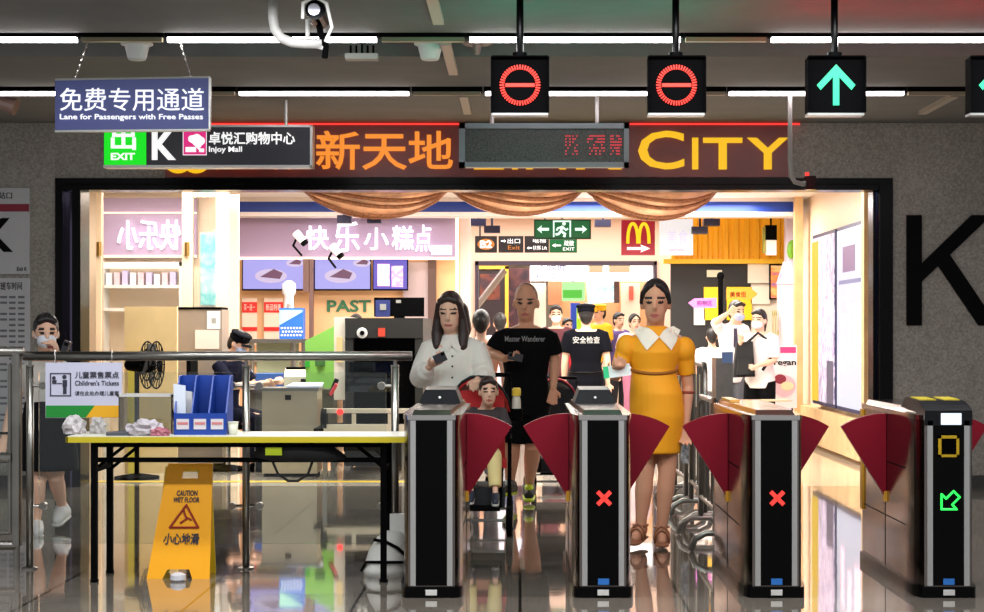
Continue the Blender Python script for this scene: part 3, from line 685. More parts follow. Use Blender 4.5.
part('falling_figure', MB().tube([at(-.02, .345, -.004), at(.08, .315, -.004), at(-.12, .295, -.004)], .006, 6, cap=True).tube([at(.05, .325, -.004), at(.25, .31, -.004)], .005, 6, cap=True).ell(at(-.06, .357, -.004), (.008, .003, .008)), RDK, front)
o = MB().lathe((X(178, 9), 9.0, 0), [(.03, 0), (.042, .01), (.04, .035), (.02, .045)], 14).build('paper_weight', mat('crumple_white', (210, 210, 216), .4)); tag(o, 'small white crumpled lump at the foot of the wet floor sign', 'litter')
# white plastic bag / bin by the first gate
Y = 9.1
t = thing('white_bin', 'white slanted plastic bin with a black strap beside the first gate', 'bin', (X(386, Y), Y+.1, 0))
c = Vector((X(384, Y), Y+.12, 0))
part('tub', MB().loft([(c, .118, .1), (c+Vector((.0, 0, .04)), .122, .1), (c+Vector((.015, 0, .14)), .105, .09), (c+Vector((.03, 0, .21)), .075, .07), (c+Vector((.04, 0, .24)), .04, .04)], 20), mat('tub_white', (222, 222, 216), .45), t, smooth=True)
part('back_plate', MB().box(c+Vector((.02, .02, .05)), c+Vector((.115, .05, .33))), MATS['tub_white'], t, bevel=.01)
part('strap', MB().tube([c+Vector((-.06, -.065, .2)), c+Vector((.0, -.085, .195)), c+Vector((.07, -.09, .16)), c+Vector((.125, -.04, .1))], .009, 8).tube([c+Vector((-.13, -.03, .03)), c+Vector((-.1, -.065, .08)), c+Vector((0, -.11, .085)), c+Vector((.1, -.075, .08))], .008, 8), BLACKM, t)

# ---------------------------------------------------------------- setting: the mall beyond the doorway
struct(MB().box((-6.5, 14.75, 2.9), (6.5, 34, 3.0)).build('ceiling_mall', mat('mall_ceiling', (228, 220, 212), .7)))
struct(MB().box((-6.5, 14.75, 0), (-6.4, 34, 3)).build('wall_mall_left', BEIGE))
struct(MB().box((3.42, 14.75, 0), (3.52, 20.6, 3)).build('wall_mall_right', BEIGE))
struct(MB().box((3.42, 20.6, 0), (6.5, 20.7, 3)).build('wall_mall_return', BEIGE))
struct(MB().box((6.4, 20.7, 0), (6.5, 34, 3)).build('wall_mall_far_right', BEIGE))
struct(MB().box((-6.5, 33.9, 0), (6.5, 34, 3)).build('wall_back', mat('cream_wall', (240, 230, 218), .6)))
BY = 24.0
wb = MB()
wb.pbox(452, 190, 477, 436, BY, .25).pbox(655, 190, 672, 436, BY, .25).pbox(477, 190, 655, 262, BY, .25)
struct(wb.build('wall_peach', PEACH))
struct(MB().pbox(475, 261, 657, 265, BY-.05, .3).pbox(475, 261, 478.5, 436, BY-.05, .3).pbox(654, 261, 657, 436, BY-.05, .3).build('trim_11', mat('plum_frame', (62, 50, 66), .4)))
# blue soffit with white lower edge
SY = 20.2
struct(MB().pbox(234, 201.5, 801, 212, SY, .3).build('trim_12', mat('soffit_blue', (20, 62, 160), .45)))
struct(MB().pbox(234, 212, 801, 216, SY-.05, .4).build('trim_13', mat('soffit_white', (236, 226, 222), .5)))
struct(MB().pbox(234, 190, 801, 201.5, SY-.02, .35).build('trim_14', mat('soffit_cream', (226, 214, 204), .5)))
# wooden posts by the right wall
for i, (a, b, Y) in enumerate(((795, 803, 20.0), (864, 873, 15.0))):
    struct(MB().pbox(a, 188, b, 470, Y, .12).build('trim_%d' % (20+i), WOOD))
struct(MB().box((3.3, 16.2, .05), (3.42, 20.3, .45)).build('baseboard_mall_right', WOOD))
# illuminated posters on the right wall
def lightbox(ya, yb, cols, label, bands):
    z0, z1 = .5, 2.4; xw = 3.42; m = (ya+yb)/2
    t = thing('poster_lightbox', label, 'lightbox', (xw-.05, m, z0), 'lightboxes on the mall wall')
    part('frame', MB().box((xw-.09, ya, z0), (xw, yb, z1)), mat('frame_navy', (40, 44, 80), .4), t)
    part('poster', MB().box((xw-.1, ya+.04, z0+.04), (xw-.09, yb-.04, z1-.04)), cols, t)
    for i, (u0, u1, h0, h1, c) in enumerate(bands):
        part('printed_band', MB().box((xw-.105, ya+.04+(yb-ya-.08)*u0, z0+h0), (xw-.1, ya+.04+(yb-ya-.08)*u1, z0+h1)), c, t)
LB = lambda n, c, s=1.0: glow(n, c, s)
lightbox(17.95, 19.35, pattern('poster_lilac', [(150, 138, 184), (214, 204, 226), (120, 110, 150), (226, 216, 226)], 7, .35, stretch=(1, 3, .8)), 'lit lilac and yellow poster lightbox, farther one on right wall',
         [(.7, 1, .04, 1.82, LB('poster_yellow', (255, 206, 50), 1.0)), (.02, .3, .04, .5, LB('poster_grey', (120, 110, 140), .7))])
lightbox(16.4, 17.85, LB('poster_white', (232, 234, 252), 1.0), 'lit white poster lightbox with pink print, nearer one on right wall',
         [(.08, .3, .5, 1.1, pattern('poster_pink', [(230, 150, 180), (236, 226, 240), (224, 130, 160), (240, 232, 246)], 16, .6)), (.08, .9, 1.3, 1.34, LB('poster_lavender', (176, 176, 226), .7)), (.3, .75, 1.42, 1.68, LB('poster_mauve', (190, 150, 196), .7)), (.42, .56, .6, 1.2, MATS['poster_pink']), (.7, .82, .4, 1.0, MATS['poster_pink'])])

# copper ornaments hanging under the ceiling
COP = mat('copper_panel', (206, 158, 124), .3, .5, noise=(5, .25)); ROPE = mat('copper_rope', (138, 88, 56), .5, .3, noise=(40, .35))
def ornament(x0, x1, y1, Y, label):
    a, b = X(x0, Y), X(x1, Y); zt = 2.88; zb = Z(y1, Y); cx = (a+b)/2; w = (b-a)/2
    t = thing('copper_ornament', label, 'ornament', (cx, Y, zb), 'copper ceiling ornaments')
    rows = []
    mb = MB(); R = []
    for i in range(17):
        u = -1+2*i/16; h = (zt-zb)*(1-u*u)**.8+.015; d = .42*(1-u*u)**.6+.02
        R.append([mb.bm.verts.new((cx+w*u, Y+.45-d*math.cos(q)*.9, zt-h*(.15+.85*math.sin(max(q, .001))))) for q in [math.pi*k/10 for k in range(11)]]+[mb.bm.verts.new((cx+w*u, Y+.45, zt))])
    mb.skin(R); part('shell', mb, COP, t, smooth=True)
    for k in (.2, .4, .72, .85):
        pts = []
        for i in range(13):
            u = -1+2*i/12; h = (zt-zb)*(1-u*u)**.8; d = .42*(1-u*u)**.6
            q = math.pi*k*.5+u*.35
            pts.append((cx+w*u, Y+.45-d*math.cos(q)*.93-.012, zt-h*(.15+.85*math.sin(max(.01, q)))-.01))
        part('rope_trim', MB().tube(pts, .022, 8), ROPE, t, smooth=True)
ornament(298, 446, 215, 18.2, 'copper leaf ornament above the white cake shop lettering')
ornament(450, 584, 212, 18.2, 'copper leaf ornament above the green running man sign')
ornament(588, 722, 217, 18.2, 'copper leaf ornament above the white hanging sign')
for i, px in enumerate((344, 374)):
    o = MB().pbox(px-7, 215, px+7, 223, 19.0, .14).tube([V(px, 215, 19.05), (X(px, 19.05), 19.05, 2.9)], .012).build('track_spotlight', mat('navy_dark', (34, 34, 66), .4))
    tag(o, ('dark track spotlight left of centre above cake shop lettering', 'dark track spotlight right of the first above cake shop lettering')[i], 'lamp', 'ceiling track spotlights')

# ---- cake shop on the left
Y = 20.6
t = thing('shop_sign', 'lavender cake shop fascia with glowing white lettering', 'sign', (X(350, Y), Y, Z(258, Y)))
part('board', MB().pbox(236, 215, 457, 257, Y, .3), mat('fascia_lavender', (172, 152, 182), .6, spec=.2), t)
part('edge_light', MB().pbox(236, 257, 457, 259, Y-.04, .3).pbox(455.5, 215, 458, 330, Y-.04, .3), glow('warm_edge', (255, 226, 196), 2.2), t)
SIGNW = glow('sign_white', (255, 250, 255), 1.1, (240, 240, 240))
for s_, a, b, y0, y1 in (('快', 306, 329, 226, 250), ('乐', 334, 360, 222, 252), ('小', 364, 389, 228, 250), ('糕', 392, 414, 226, 250), ('点', 415, 432, 225, 252)):
    text('letter', s_, a, y0, b, y1, Y-.005, SIGNW, t, .05, .008)
part('small_lettering', MB().pbox(431, 245, 452, 255, Y-.05, .05), glow('sign_white_soft', (250, 240, 250), 1.2), t)
struct(MB().pbox(236, 216, 460, 470, Y+.32, .1).build('wall_cake_shop', mat('apricot_wall', (240, 190, 140), .55)))
struct(MB().pbox(309, 258, 313, 470, Y-.02, .1).pbox(303, 258, 309.5, 292, Y-.02, .1).build('trim_30', mat('shop_post', (120, 90, 84), .4)))
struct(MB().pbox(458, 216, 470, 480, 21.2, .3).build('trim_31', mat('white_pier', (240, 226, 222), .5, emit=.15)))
struct(MB().pbox(403, 262, 432, 340, 20.85, .08).build('door_1', mat('mauve_panel', (190, 170, 172), .5)))
struct(MB().pbox(428, 258, 436, 420, 20.8, .1).build('trim_32', mat('dark_brown', (92, 66, 58), .5)))
def menu_screen(x0, x1, label, skew=0, kind='cake'):
    Yd = Y+.08
    t = thing('menu_screen', label, 'screen', V((x0+x1)/2, 290, Yd), 'menu screens of the cake shop')
    part('bezel', MB().pbox(x0, 258.5, x1, 290.5, Yd, .06), BLACKM, t)
    if kind == 'cake':
        part('display', MB().pbox(x0+1, 259.5, x1-1, 289, Yd-.004, .006), glow('screen_lilac', (176, 170, 246), .95), t)
        for px, py in (((x0+x1)/2-2, 276), (x1-9, 263)):
            m = MB(); pts = lambda r0, r1: [(X(px, Yd)+r0/F*Yd*math.cos(2*math.pi*i/20), Z(py, Yd)+r1/F*Yd*math.sin(2*math.pi*i/20)) for i in range(20)]
            k = 1 if py > 270 else .55
            part('plate_picture', m.prism(pts(16*k, 7*k), 'y', Yd-.009, Yd-.005), glow('plate_white', (226, 206, 240), .9), t)
            part('cake_picture', MB().prism([(X(px-11*k, Yd), Z(py+1, Yd)), (X(px+9*k, Yd), Z(py+3*k, Yd)), (X(px+12*k, Yd), Z(py-3*k, Yd)), (X(px+3*k, Yd), Z(py-7*k, Yd))], 'y', Yd-.014, Yd-.009), glow('cake_mauve', (128, 74, 110), .8), t)
    else:
        part('display', MB().pbox(x0+1, 259.5, x1-1, 289, Yd-.004, .006), glow('screen_violet', (110, 90, 220), .8), t)
        part('picture', MB().pbox(x0+5, 264, x0+17, 286, Yd-.008, .004), pattern('menu_pic_a', [(250, 120, 190), (255, 210, 220), (120, 110, 240)], 9, .9), t)
        part('picture', MB().pbox(x0+19, 266, x1-5, 287, Yd-.008, .004), pattern('menu_pic_b', [(250, 190, 90), (170, 120, 230), (255, 230, 190)], 9, .9), t)
menu_screen(242, 304, 'menu screen with cake on a plate, leftmost above the counter')
menu_screen(314, 371, 'menu screen with cake, second, right of the thin post')
menu_screen(372.5, 408, 'narrow menu screen with violet and pink pictures, right of the cake screens', kind='menu')
for i, (a, b, c) in enumerate(((242, 257, 'red and cream paper notice taped up left of the white dispenser'), (264, 283, 'red and cream paper notice beside the thin post'))):
    t = thing('wall_notice', c, 'notice', V((a+b)/2, 340, Y+.25), 'paper notices on the apricot wall')
    part('sheet', MB().pbox(a, 298, b, 345, Y+.26, .01), mat('notice_cream', (248, 226, 206), .5), t)
    for u, v in ((302, 312.5), (327, 331)): part('red_band', MB().pbox(a, u, b, v, Y+.25, .012), mat('notice_red', (226, 40, 36), .5), t)
    text('lettering', '新品特惠' if i else '买一送一', a+2, 304, b-2, 310.5, Y+.25, mat('cream_ink', (255, 236, 220), .5), t, .004)
t = thing('wall_lettering', 'green hand-painted past lettering on the apricot shop wall', 'sign', V(348, 312, Y+.3))
text('letter', 'PAST', 327, 300, 371, 312, Y+.31, mat('letter_green', (34, 106, 66), .5), t, .01, .03)
Y = 20.0
t = thing('drink_dispenser', 'white upright dispenser behind the blue carton', 'dispenser', (X(289, Y), Y, Z(340, Y)))
part('column', MB().lathe(V(289, 340, Y), [(.09, -.24), (.09, .25), (.06, .32), (.055, .52), (.08, .55), (.08, .66), (.03, .7)], 16), mat('milk_white', (236, 236, 244), .35), t, smooth=True)
part('tap', MB().tube([V(289, 305, Y-.06), V(289, 305, Y-.15), V(289, 311, Y-.15)], .02), CHROME, t)
for i, (x_, y_) in enumerate(((302, 240), (338, 253))):
    Y = 19.4; p0 = V(x_, y_, Y)
    t = thing('arm_spotlight', ('white arm spotlight aimed down, left of the glowing letters', 'white arm spotlight aimed down under the second glowing letter')[i], 'lamp', p0, 'arm spotlights on the cake shop sign')
    part('lamp_head', MB().tube([p0+Vector((-.07, 0, .08)), p0+Vector((.02, -.03, -.02))], [.05, .042], 14), WHITE, t)
    part('lens', MB().tube([p0+Vector((.02, -.03, -.02)), p0+Vector((.045, -.035, -.05))], [.045, .04], 14), BLACKM, t)
    part('arm', MB().tube([p0+Vector((-.05, .03, .06)), p0+Vector((-.14, .3, -.05)), p0+Vector((-.16, 1.19, -.12))], .014), BLACKM, t)
# shop counter mass behind the scanner
t = thing('shop_counter', 'cake shop counter with orange front behind the scanner', 'counter', (X(290, 19.7), 19.7, 0))
part('front', MB().box((X(238, 19.4), 19.4, 0), (X(425, 19.4), 20.2, .93)), mat('counter_peach', (232, 180, 136), .5), t)
part('worktop', MB().box((X(237, 19.4), 19.36, .93), (X(426, 19.4), 20.2, .97)), STEEL, t)

# ---- glazed shop front on the far left
Y = 17.1
t = thing('glass_partition', 'beige framed glass shop partition left of the cake shop', 'partition', (X(140, Y), Y, 0))
for a, b in ((80, 83), (96, 101), (182, 192), (216, 228)): part('mullion', MB().pbox(a, 186, b, 478, Y, .1), BEIGE, t)
part('head_rail', MB().pbox(80, 180, 228, 191, Y+.001, .1), BEIGE, t)
for a, b in ((83, 96), (101, 182), (192, 216)): part('pane', MB().pbox(a, 191, b, 478, Y+.04, .012), glass('shop_glass', (.96, .95, .93), .08), t)
for px in (99, 187): part('door_handle', MB().tube([V(px, 242, Y-.03), V(px, 256, Y-.03)], .025, 10), mat('brass_handle', (150, 116, 60), .3, .8), t)
Y = 18.6
struct(MB().pbox(60, 180, 238, 470, Y+.1, .1).build('wall_shop_left', mat('shop_cream', (236, 216, 192), .5)))
t = thing('sign_reflection', 'reflection of the cake shop sign, modelled as mirrored glowing letters behind glass', 'sign', V(145, 258, Y))  # stands in for the shop sign's reflection: mirrored glowing letters on a panel
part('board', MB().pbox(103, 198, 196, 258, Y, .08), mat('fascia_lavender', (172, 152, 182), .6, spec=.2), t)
text('letter', '快乐小', 118, 220, 181, 250, Y-.005, glow('reflected_letter_white', (250, 245, 255), 1.3, (240, 240, 240)), t, .05, .008, mirror=True)
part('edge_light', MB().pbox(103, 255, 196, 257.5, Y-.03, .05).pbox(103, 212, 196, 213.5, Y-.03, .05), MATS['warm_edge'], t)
t = thing('display_shelf', 'cream display shelf unit glowing behind the glass partition', 'shelf', V(140, 460, Y-.3))
part('carcass', MB().pbox(100, 262, 182, 266, Y-.3, .3).pbox(100, 262, 103, 455, Y-.3, .3).pbox(179, 262, 182, 455, Y-.3, .3), WHITE, t)
for yy in (285, 308): part('shelf_board', MB().pbox(103, yy, 179, yy+3, Y-.3, .3), WHITE, t)
part('shelf_light', MB().pbox(103, 266, 179, 268, Y-.28, .1), glow('shelf_light', (255, 244, 232), 2.2), t)
random.seed(11)
for i in range(9):
    px = 106+i*8; hh = random.uniform(10, 15)
    o = MB().pbox(px, 285-hh, px+5.5, 284.9, Y-.26, .12).build('gift_box', mat('gift_%d' % (i % 3), ((240, 236, 240), (214, 186, 196), (190, 180, 216))[i % 3], .4), bevel=.006)
    tag(o, 'small pale box on the upper shelf behind the glass partition', 'box', 'pale boxes behind the glass')
t = thing('poster_stand', 'pale teal lit poster panel left of the menu screens', 'poster', V(208, 306, 17.3))
part('frame', MB().pbox(199.5, 232, 226.5, 307, 17.35, .05), WHITE, t); part('poster', MB().pbox(200.5, 234, 225.5, 305, 17.34, .012), pattern('poster_teal', [(200, 240, 240), (120, 206, 214), (226, 246, 246), (150, 220, 222)], 3, .55), t)
part('post', MB().tube([V(213, 307, 17.37), (X(213, 17.37), 17.37, 0)], .02), SILVER, t)

# ---- screening area: cabinets, fan, desk, scanner
Y = 15.5
o = MB().pbox(124.5, 308, 177, 474, Y+.35, .05).build('plywood_board', mat('plywood', (232, 204, 150), .5, noise=(3, .06))); tag(o, 'tall pale wooden panel standing behind the black fan', 'panel')
o.location.z = 0
o = MB().pbox(128, 352, 136, 474, Y+.28, .04).build('plywood_strip', mat('yellow_board', (214, 196, 70), .5)); tag(o, 'narrow yellowish board leaning on the pale wooden panel', 'panel'); o.location.z = 0
Y = 16.45
t = thing('steel_cabinet', 'grey steel cabinet with black top and white notices', 'cabinet', (X(201, Y), Y+.2, 0))
part('body', MB().box((X(177, Y), Y, .04), (X(222, Y), Y+.4, Z(309.5, Y))), mat('cabinet_grey', (156, 142, 128), .4, .3), t, bevel=.008)
part('top_lid', MB().box((X(178, Y), Y-.01, Z(309.5, Y)), (X(221, Y), Y+.4, Z(307, Y))), BLACKM, t)
part('plinth', MB().box((X(178, Y), Y+.02, 0), (X(221, Y), Y+.38, .04)), BLACKM, t)
q = part('notice_sheet', MB().pbox(207, 311, 220, 329, Y-.008, .008), WHITE, t); part('code_mark', MB().pbox(211.5, 318, 216, 323, Y-.012, .004), PLAST, q)
part('notice_sheet', MB().pbox(195, 330, 219, 349, Y-.008, .008), mat('sheet_pink', (222, 208, 196), .5), t)
t = thing('standing_fan', 'black standing fan seen edge-on before the wooden panel', 'fan', (X(145, 15.2), 15.2, 0))
c = V(152, 365, 15.2); rot = Matrix.Rotation(math.radians(83), 3, 'Z')
cage = MB()
for dd in (-.06, .06):
    cc = c+rot @ Vector((0, dd, 0))
    for r in ((.21, .13, .05) if dd < 0 else (.21, .14)):
        k = .3 if r < .06 else .8 if r < .15 else 1
        pts = [c+rot @ Vector((r*math.cos(2*math.pi*i/24), dd*(1.3-k*.6), r*math.sin(2*math.pi*i/24))) for i in range(25)]; cage.tube(pts, .007, 6)
for i in range(16):
    a = 2*math.pi*i/16; d = Vector((math.cos(a), 0, math.sin(a)))
    for dd in (-.078, .078): cage.tube([c+rot @ Vector((0, dd, 0)), c+rot @ (d*.21+Vector((0, dd*.45, 0)))], .005, 5)
part('cage', cage, BLACKM, t)
bl = MB()
for i in range(4):
    a = math.pi/2*i; pts = []
    for r, w in ((.03, .03), (.12, .07), (.18, .05)): pts.append((r, w))
    R = lambda r, w, y: c+rot @ (Matrix.Rotation(a, 3, 'Y') @ Vector((r, y, w)))
    bl.hexa([R(.03, -.03, -.02), R(.19, -.07, -.02), R(.19, -.07, -.012), R(.03, -.03, -.012), R(.03, .03, .015), R(.19, .07, .02), R(.19, .07, .028), R(.03, .03, .023)])
part('blade', bl, mat('blade_grey', (60, 60, 62), .3), t)
part('motor', MB().tube([c+rot @ Vector((0, .04, 0)), c+rot @ Vector((0, .2, 0))], [.075, .055], 14, cap=True), BLACKM, t)
pb = c+rot @ Vector((0, .14, 0))
part('pole', MB().tube([pb, (pb.x, pb.y, .03)], .022), BLACKM, t); part('base', MB().lathe((pb.x, pb.y, 0), [(.2, 0), (.2, .02), (.05, .045)], 20), BLACKM, t)
# steel bin and instrument on desk
Y = 15.4
t = thing('steel_bin', 'square stainless steel bin beside the seated guard', 'bin', (X(290, Y), Y+.2, 0))
part('body', MB().box((X(262, Y), Y, .03), (X(317, Y), Y+.4, Z(391, Y))), mat('bin_steel', (196, 184, 160), .32, .75, noise=(3, .06)), t, bevel=.012)
part('lid', MB().box((X(260.5, Y), Y-.012, Z(391, Y)), (X(318.5, Y), Y+.41, Z(388, Y))), STEEL, t, bevel=.004)
part('emblem', MB().pbox(285, 395, 291, 400, Y-.006, .008), BLACKM, t); part('base', MB().box((X(264, Y), Y+.02, 0), (X(315, Y), Y+.38, .03)), BLACKM, t)
o = MB().hexa([V(287, 388, Y)+Vector((0, .0, .001)), V(319, 388, Y)+Vector((0, .0, .001)), V(319, 388, Y)+Vector((0, .3, .001)), V(287, 388, Y)+Vector((0, .3, .001)), V(286, 386, Y), V(320, 386, Y), V(320, 383.5, Y)+Vector((0, .3, 0)), V(289, 383.5, Y)+Vector((0, .3, 0))]).build('paper_stack', mat('paper_blue', (206, 214, 240), .5)); tag(o, 'stack of bluish white papers on the steel bin', 'papers')
Y = 16.6
t = thing('desk', 'low steel desk with blue front beside the green scanner panel', 'desk', (X(280, Y), Y+.3, 0))
part('desktop', MB().box((X(247, Y), Y, .72), (X(336, Y), Y+.55, .75)), STEEL, t)
part('modesty_panel', MB().box((X(250, Y), Y+.05, .05), (X(333, Y), Y+.08, .72)), mat('desk_grey', (120, 116, 106), .5), t)
for x in (X(248, Y), X(335, Y)): part('leg', MB().box((x-.02, Y+.02, 0), (x+.02, Y+.53, .72)), STEEL, t)
t = thing('inspection_instrument', 'cream bench instrument with dark screen on the desk', 'instrument', V(308, 388, Y+.1))
zz = .751
part('case', MB().prism([(Y+.06, zz), (Y+.06, zz+.12), (Y+.16, zz+.2), (Y+.45, zz+.2), (Y+.45, zz)], 'x', X(283, Y), X(330, Y)), mat('case_cream', (196, 190, 172), .45), t, bevel=.01)
part('screen', MB().box((X(300, Y), Y+.052, zz+.03), (X(311, Y), Y+.066, zz+.1)), BLACK, t); part('keypad', MB().box((X(315, Y), Y+.052, zz+.03), (X(325, Y), Y+.066, zz+.07)), PLAST, t)
part('top_edge', MB().tube([(X(284, Y), Y+.16, zz+.2), (X(330, Y), Y+.16, zz+.2)], .016), BLACKM, t)
o = MB().box((X(253, Y), Y+.1, .751), (X(282, Y), Y+.4, .751+.15)).build('blue_case', mat('case_blue', (46, 86, 160), .45), bevel=.01); tag(o, 'flat blue case lying left of the cream instrument', 'case')
Y = 17.6
t = thing('steel_shelf', 'steel counter shelf carrying the blue carton', 'shelf', (X(275, Y), Y+.2, 0))
zt = Z(339, Y)
part('shelf_top', MB().box((X(248, Y), Y, zt-.04), (X(306, Y), Y+.4, zt)), STEEL, t)
part('back_panel', MB().box((X(252, Y), Y+.3, .1), (X(295, Y), Y+.33, zt-.04)), mat('panel_sage', (176, 182, 150), .5), t)
for px in (250, 292, 303): part('leg', MB().tube([(X(px, Y), Y+.1, 0), (X(px, Y), Y+.1, zt-.04)], .03), STEEL, t)
t = thing('display_carton', 'blue and white patterned carton standing on the steel shelf', 'box', (X(291, Y), Y+.1, zt))
part('carton', MB().box((X(279, Y), Y+.02, zt), (X(303, Y), Y+.2, Z(308, Y))), mat('carton_blue', (30, 92, 178), .45), t)
part('print_band', MB().prism([(X(279.5, Y), Z(325, Y)), (X(302, Y), Z(312, Y)), (X(302, Y), Z(310, Y)), (X(279.5, Y), Z(310, Y))], 'y', Y+.012, Y+.02), mat('carton_teal', (150, 206, 190), .45), t)
mb = MB()
for i in range(7):
    for j in range(3): mb.lathe((X(281.5+i*3.1+(j % 2)*1.3, Y), Y+.014, Z(328+j*3.6, Y)), [(.011, 0), (.011, .008)], 8, 'y')
part('dot_print', mb, WHITE, t)
# x-ray scanner
Y = 15.9
t = thing('baggage_scanner', 'large baggage scanner with dark hood, green flank and conveyor', 'scanner', (X(380, Y), Y+.8, 0))
SCD = mat('scanner_grey', (50, 50, 49), .5, spec=.2); SCL = mat('scanner_cream', (232, 224, 206), .45)
def bx(x0, y0, x1, y1, Ya, d, m, n, **k): return part(n, MB().pbox(x0, y0, x1, y1, Ya, d), m, t, **k)
bx(345, 318, 423, 338, Y, 1.6, SCD, 'hood', bevel=.02)
bx(345, 338, 353, 430, Y+.01, 1.6, SCD, 'jamb'); bx(415, 338, 423, 430, Y+.01, 1.6, SCD, 'jamb')
bx(353, 338, 415, 432, Y+.12, 1.2, mat('curtain_black', (4, 4, 5), .8, spec=.05), 'lead_curtain')
bx(334, 317, 345, 400, Y+.05, 1.5, SCL, 'side_column', bevel=.02)
bx(336.5, 337, 342, 362, Y+.03, .03, glow('column_lamp', (255, 220, 150), 1.0), 'column_lamp')
q = MB().hexa([V(306, 388, Y+.5), V(334, 388, Y+.3), V(334, 388, Y+.4), V(306, 388, Y+.6), V(305, 341, Y+.5), V(334, 326, Y+.3), V(334, 326, Y+.4), V(305, 341, Y+.6)])
gp = part('green_flank', q, mat('scanner_green', (126, 190, 84), .5), t)
bx(305, 361, 311, 367, Y+.47, .03, glow('green_label', (60, 220, 60), .6), 'flank_label')
bx(315, 358, 325, 366, Y+.36, .06, mat('label_dark', (60, 110, 50), .5), 'flank_label')
part('knob_ring', MB().lathe(V(362, 333, Y-.02), [(.045, 0), (.05, .005), (.05, .03)], 18, 'y'), WHITE, t); part('knob_button', MB().lathe(V(362, 333, Y-.035), [(.02, 0), (.024, .02)], 14, 'y'), BLACK, t)
bx(378, 328, 385, 336.5, Y-.012, .014, mat('badge_orange', (206, 70, 50), .5), 'warning_badge', bevel=.003)
part('belt', MB().box((X(322, Y-.1), Y-.75, .42), (X(405, Y), Y+.2, .45)), BLACKM, t)
fr = MB()
for za, zb in ((.59, .63), (.43, .49)): fr.box((X(324, Y-.75), Y-.78, za), (X(412, Y-.75), Y-.74, zb))
for px in (352, 388, 394): fr.box((X(px, Y-.75), Y-.775, .44), (X(px+4, Y-.75), Y-.745, .585))
part('conveyor_frame', fr, SCL, t)
part('roller_cover', MB().tube([(X(325, Y-.75)-.03, Y-.76, .54), (X(327, Y-.75), Y-.76, .54)], .09, 14), BLACKM, t)
part('splash_panel', MB().pbox(345, 362, 395, 392, Y-.5, .015), glass('smoked_panel', (.25, .28, .3), .1), t)
for px in (325, 404):
    for yy in (Y-.7, Y-.05): part('leg', MB().box((X(px, Y-.7)-.02, yy-.02, 0), (X(px, Y-.7)+.02, yy+.02, .42)), STEEL, t)
bx(345, 430, 423, 466, Y+.2, 1.2, SCD, 'underframe')
part('red_lamp', MB().lathe(V(340, 412, Y-.79), [(.028, 0), (.02, .02)], 12, 'y'), glow('lamp_red', (255, 40, 40), 3), t)
part('handset', MB().tube([V(330, 396, Y-.72), V(337, 379, Y-.7)], .022, 10), BLACKM, t); part('red_baton', MB().tube([V(331, 394, Y-.75), V(336, 385, Y-.74)], .016, 8, cap=True), mat('baton_red', (206, 60, 70), .4), t)
t = thing('computer_monitor', 'wide black monitor on top of the scanner', 'monitor', V(398, 318, Y+.3))
part('screen_back', MB().pbox(374, 297.5, 424, 316.5, Y+.3, .06), BLACKM, t, bevel=.006); part('stand', MB().pbox(394, 316, 404, 318.6, Y+.3, .12), BLACKM, t)
part('blue_notice', MB().pbox(375.5, 300, 390, 317, Y+.288, .012), mat('notice_navy', (40, 50, 110), .5), t); part('notice_mark', MB().pbox(380, 304, 386, 310, Y+.28, .01), PLAST, t); part('logo_mark', MB().pbox(396, 300, 401, 303, Y+.292, .01), PLAST, t)

# ---- hanging signs at the back
Y = 22.4
t = thing('directory_sign', 'black directory sign with orange floor badge and white arrows', 'sign', V(517, 252.5, Y))
DK = mat('sign_dark', (34, 30, 34), .4)
for a, b in ((475, 497), (498.5, 523.5), (524.5, 549)): part('board', MB().pbox(a, 236, b, 252.5, Y, .08), DK, t)
part('board', MB().pbox(549.5, 239, 577, 252.5, Y, .08), mat('sign_dark_green', (6, 84, 44), .4, emit=.2), t)
m = MB()
pts = [(X(486+8.5*math.cos(q)*(1.0), Y), Z(244.3-5.5*math.sin(q), Y)) for q in [2*math.pi*i/24 for i in range(24)]]
part('floor_badge', m.prism(pts, 'y', Y-.01, Y), glow('badge_orange_lit', (250, 150, 60), .9), t); text('lettering', 'B2', 480, 240.5, 492, 248, Y-.011, LETW, t, .006, .03)
def arr(x0, x1, y, Yq, m, s=1, w=1.2):
    xa, xb = (x0, x1) if s > 0 else (x1, x0); h = abs(x1-x0)
    return MB().prism([(X(a, Yq), Z(b, Yq)) for a, b in ((xa, y-w), (xb-s*h*.35, y-w), (xb-s*h*.42, y-w*3), (xb, y), (xb-s*h*.42, y+w*3), (xb-s*h*.35, y+w), (xa, y+w))], 'y', Yq-.012, Yq-.001)
part('arrow', arr(501, 506, 241, Y, m, 1, .6), LETW, t); text('lettering', '出口', 507.5, 238.5, 520, 243.5, Y, LETW, t, .006); text('lettering', 'Exit', 508, 245.5, 520, 249.5, Y, ORG, t, .006)
part('arrow', arr(527, 532, 248, Y, m, -1, .6), LETW, t); text('lettering', '电梯', 533, 238.5, 546, 243, Y, LETW, t, .006); text('lettering', '扶梯 Lift', 533, 245.5, 547, 250, Y, LETW, t, .006)
part('arrow', arr(552, 561, 245.5, Y, m, -1, .7), LETW, t); text('lettering', '疏散', 564, 240.5, 574, 246, Y, LETW, t, .006); text('lettering', 'EXIT', 563, 247.5, 574.5, 250.5, Y, LETW, t, .006)
part('hanger', MB().tube([V(480, 236, Y+.04), (X(480, Y), Y+.04, 2.9)], .012), DK, t); part('hanger', MB().tube([V(545, 236, Y+.04), (X(545, Y), Y+.04, 2.9)], .012), DK, t)
Y = 21.6
t = thing('emergency_exit_sign', 'lit green running man sign with two white arrows', 'sign', V(562, 238, Y))
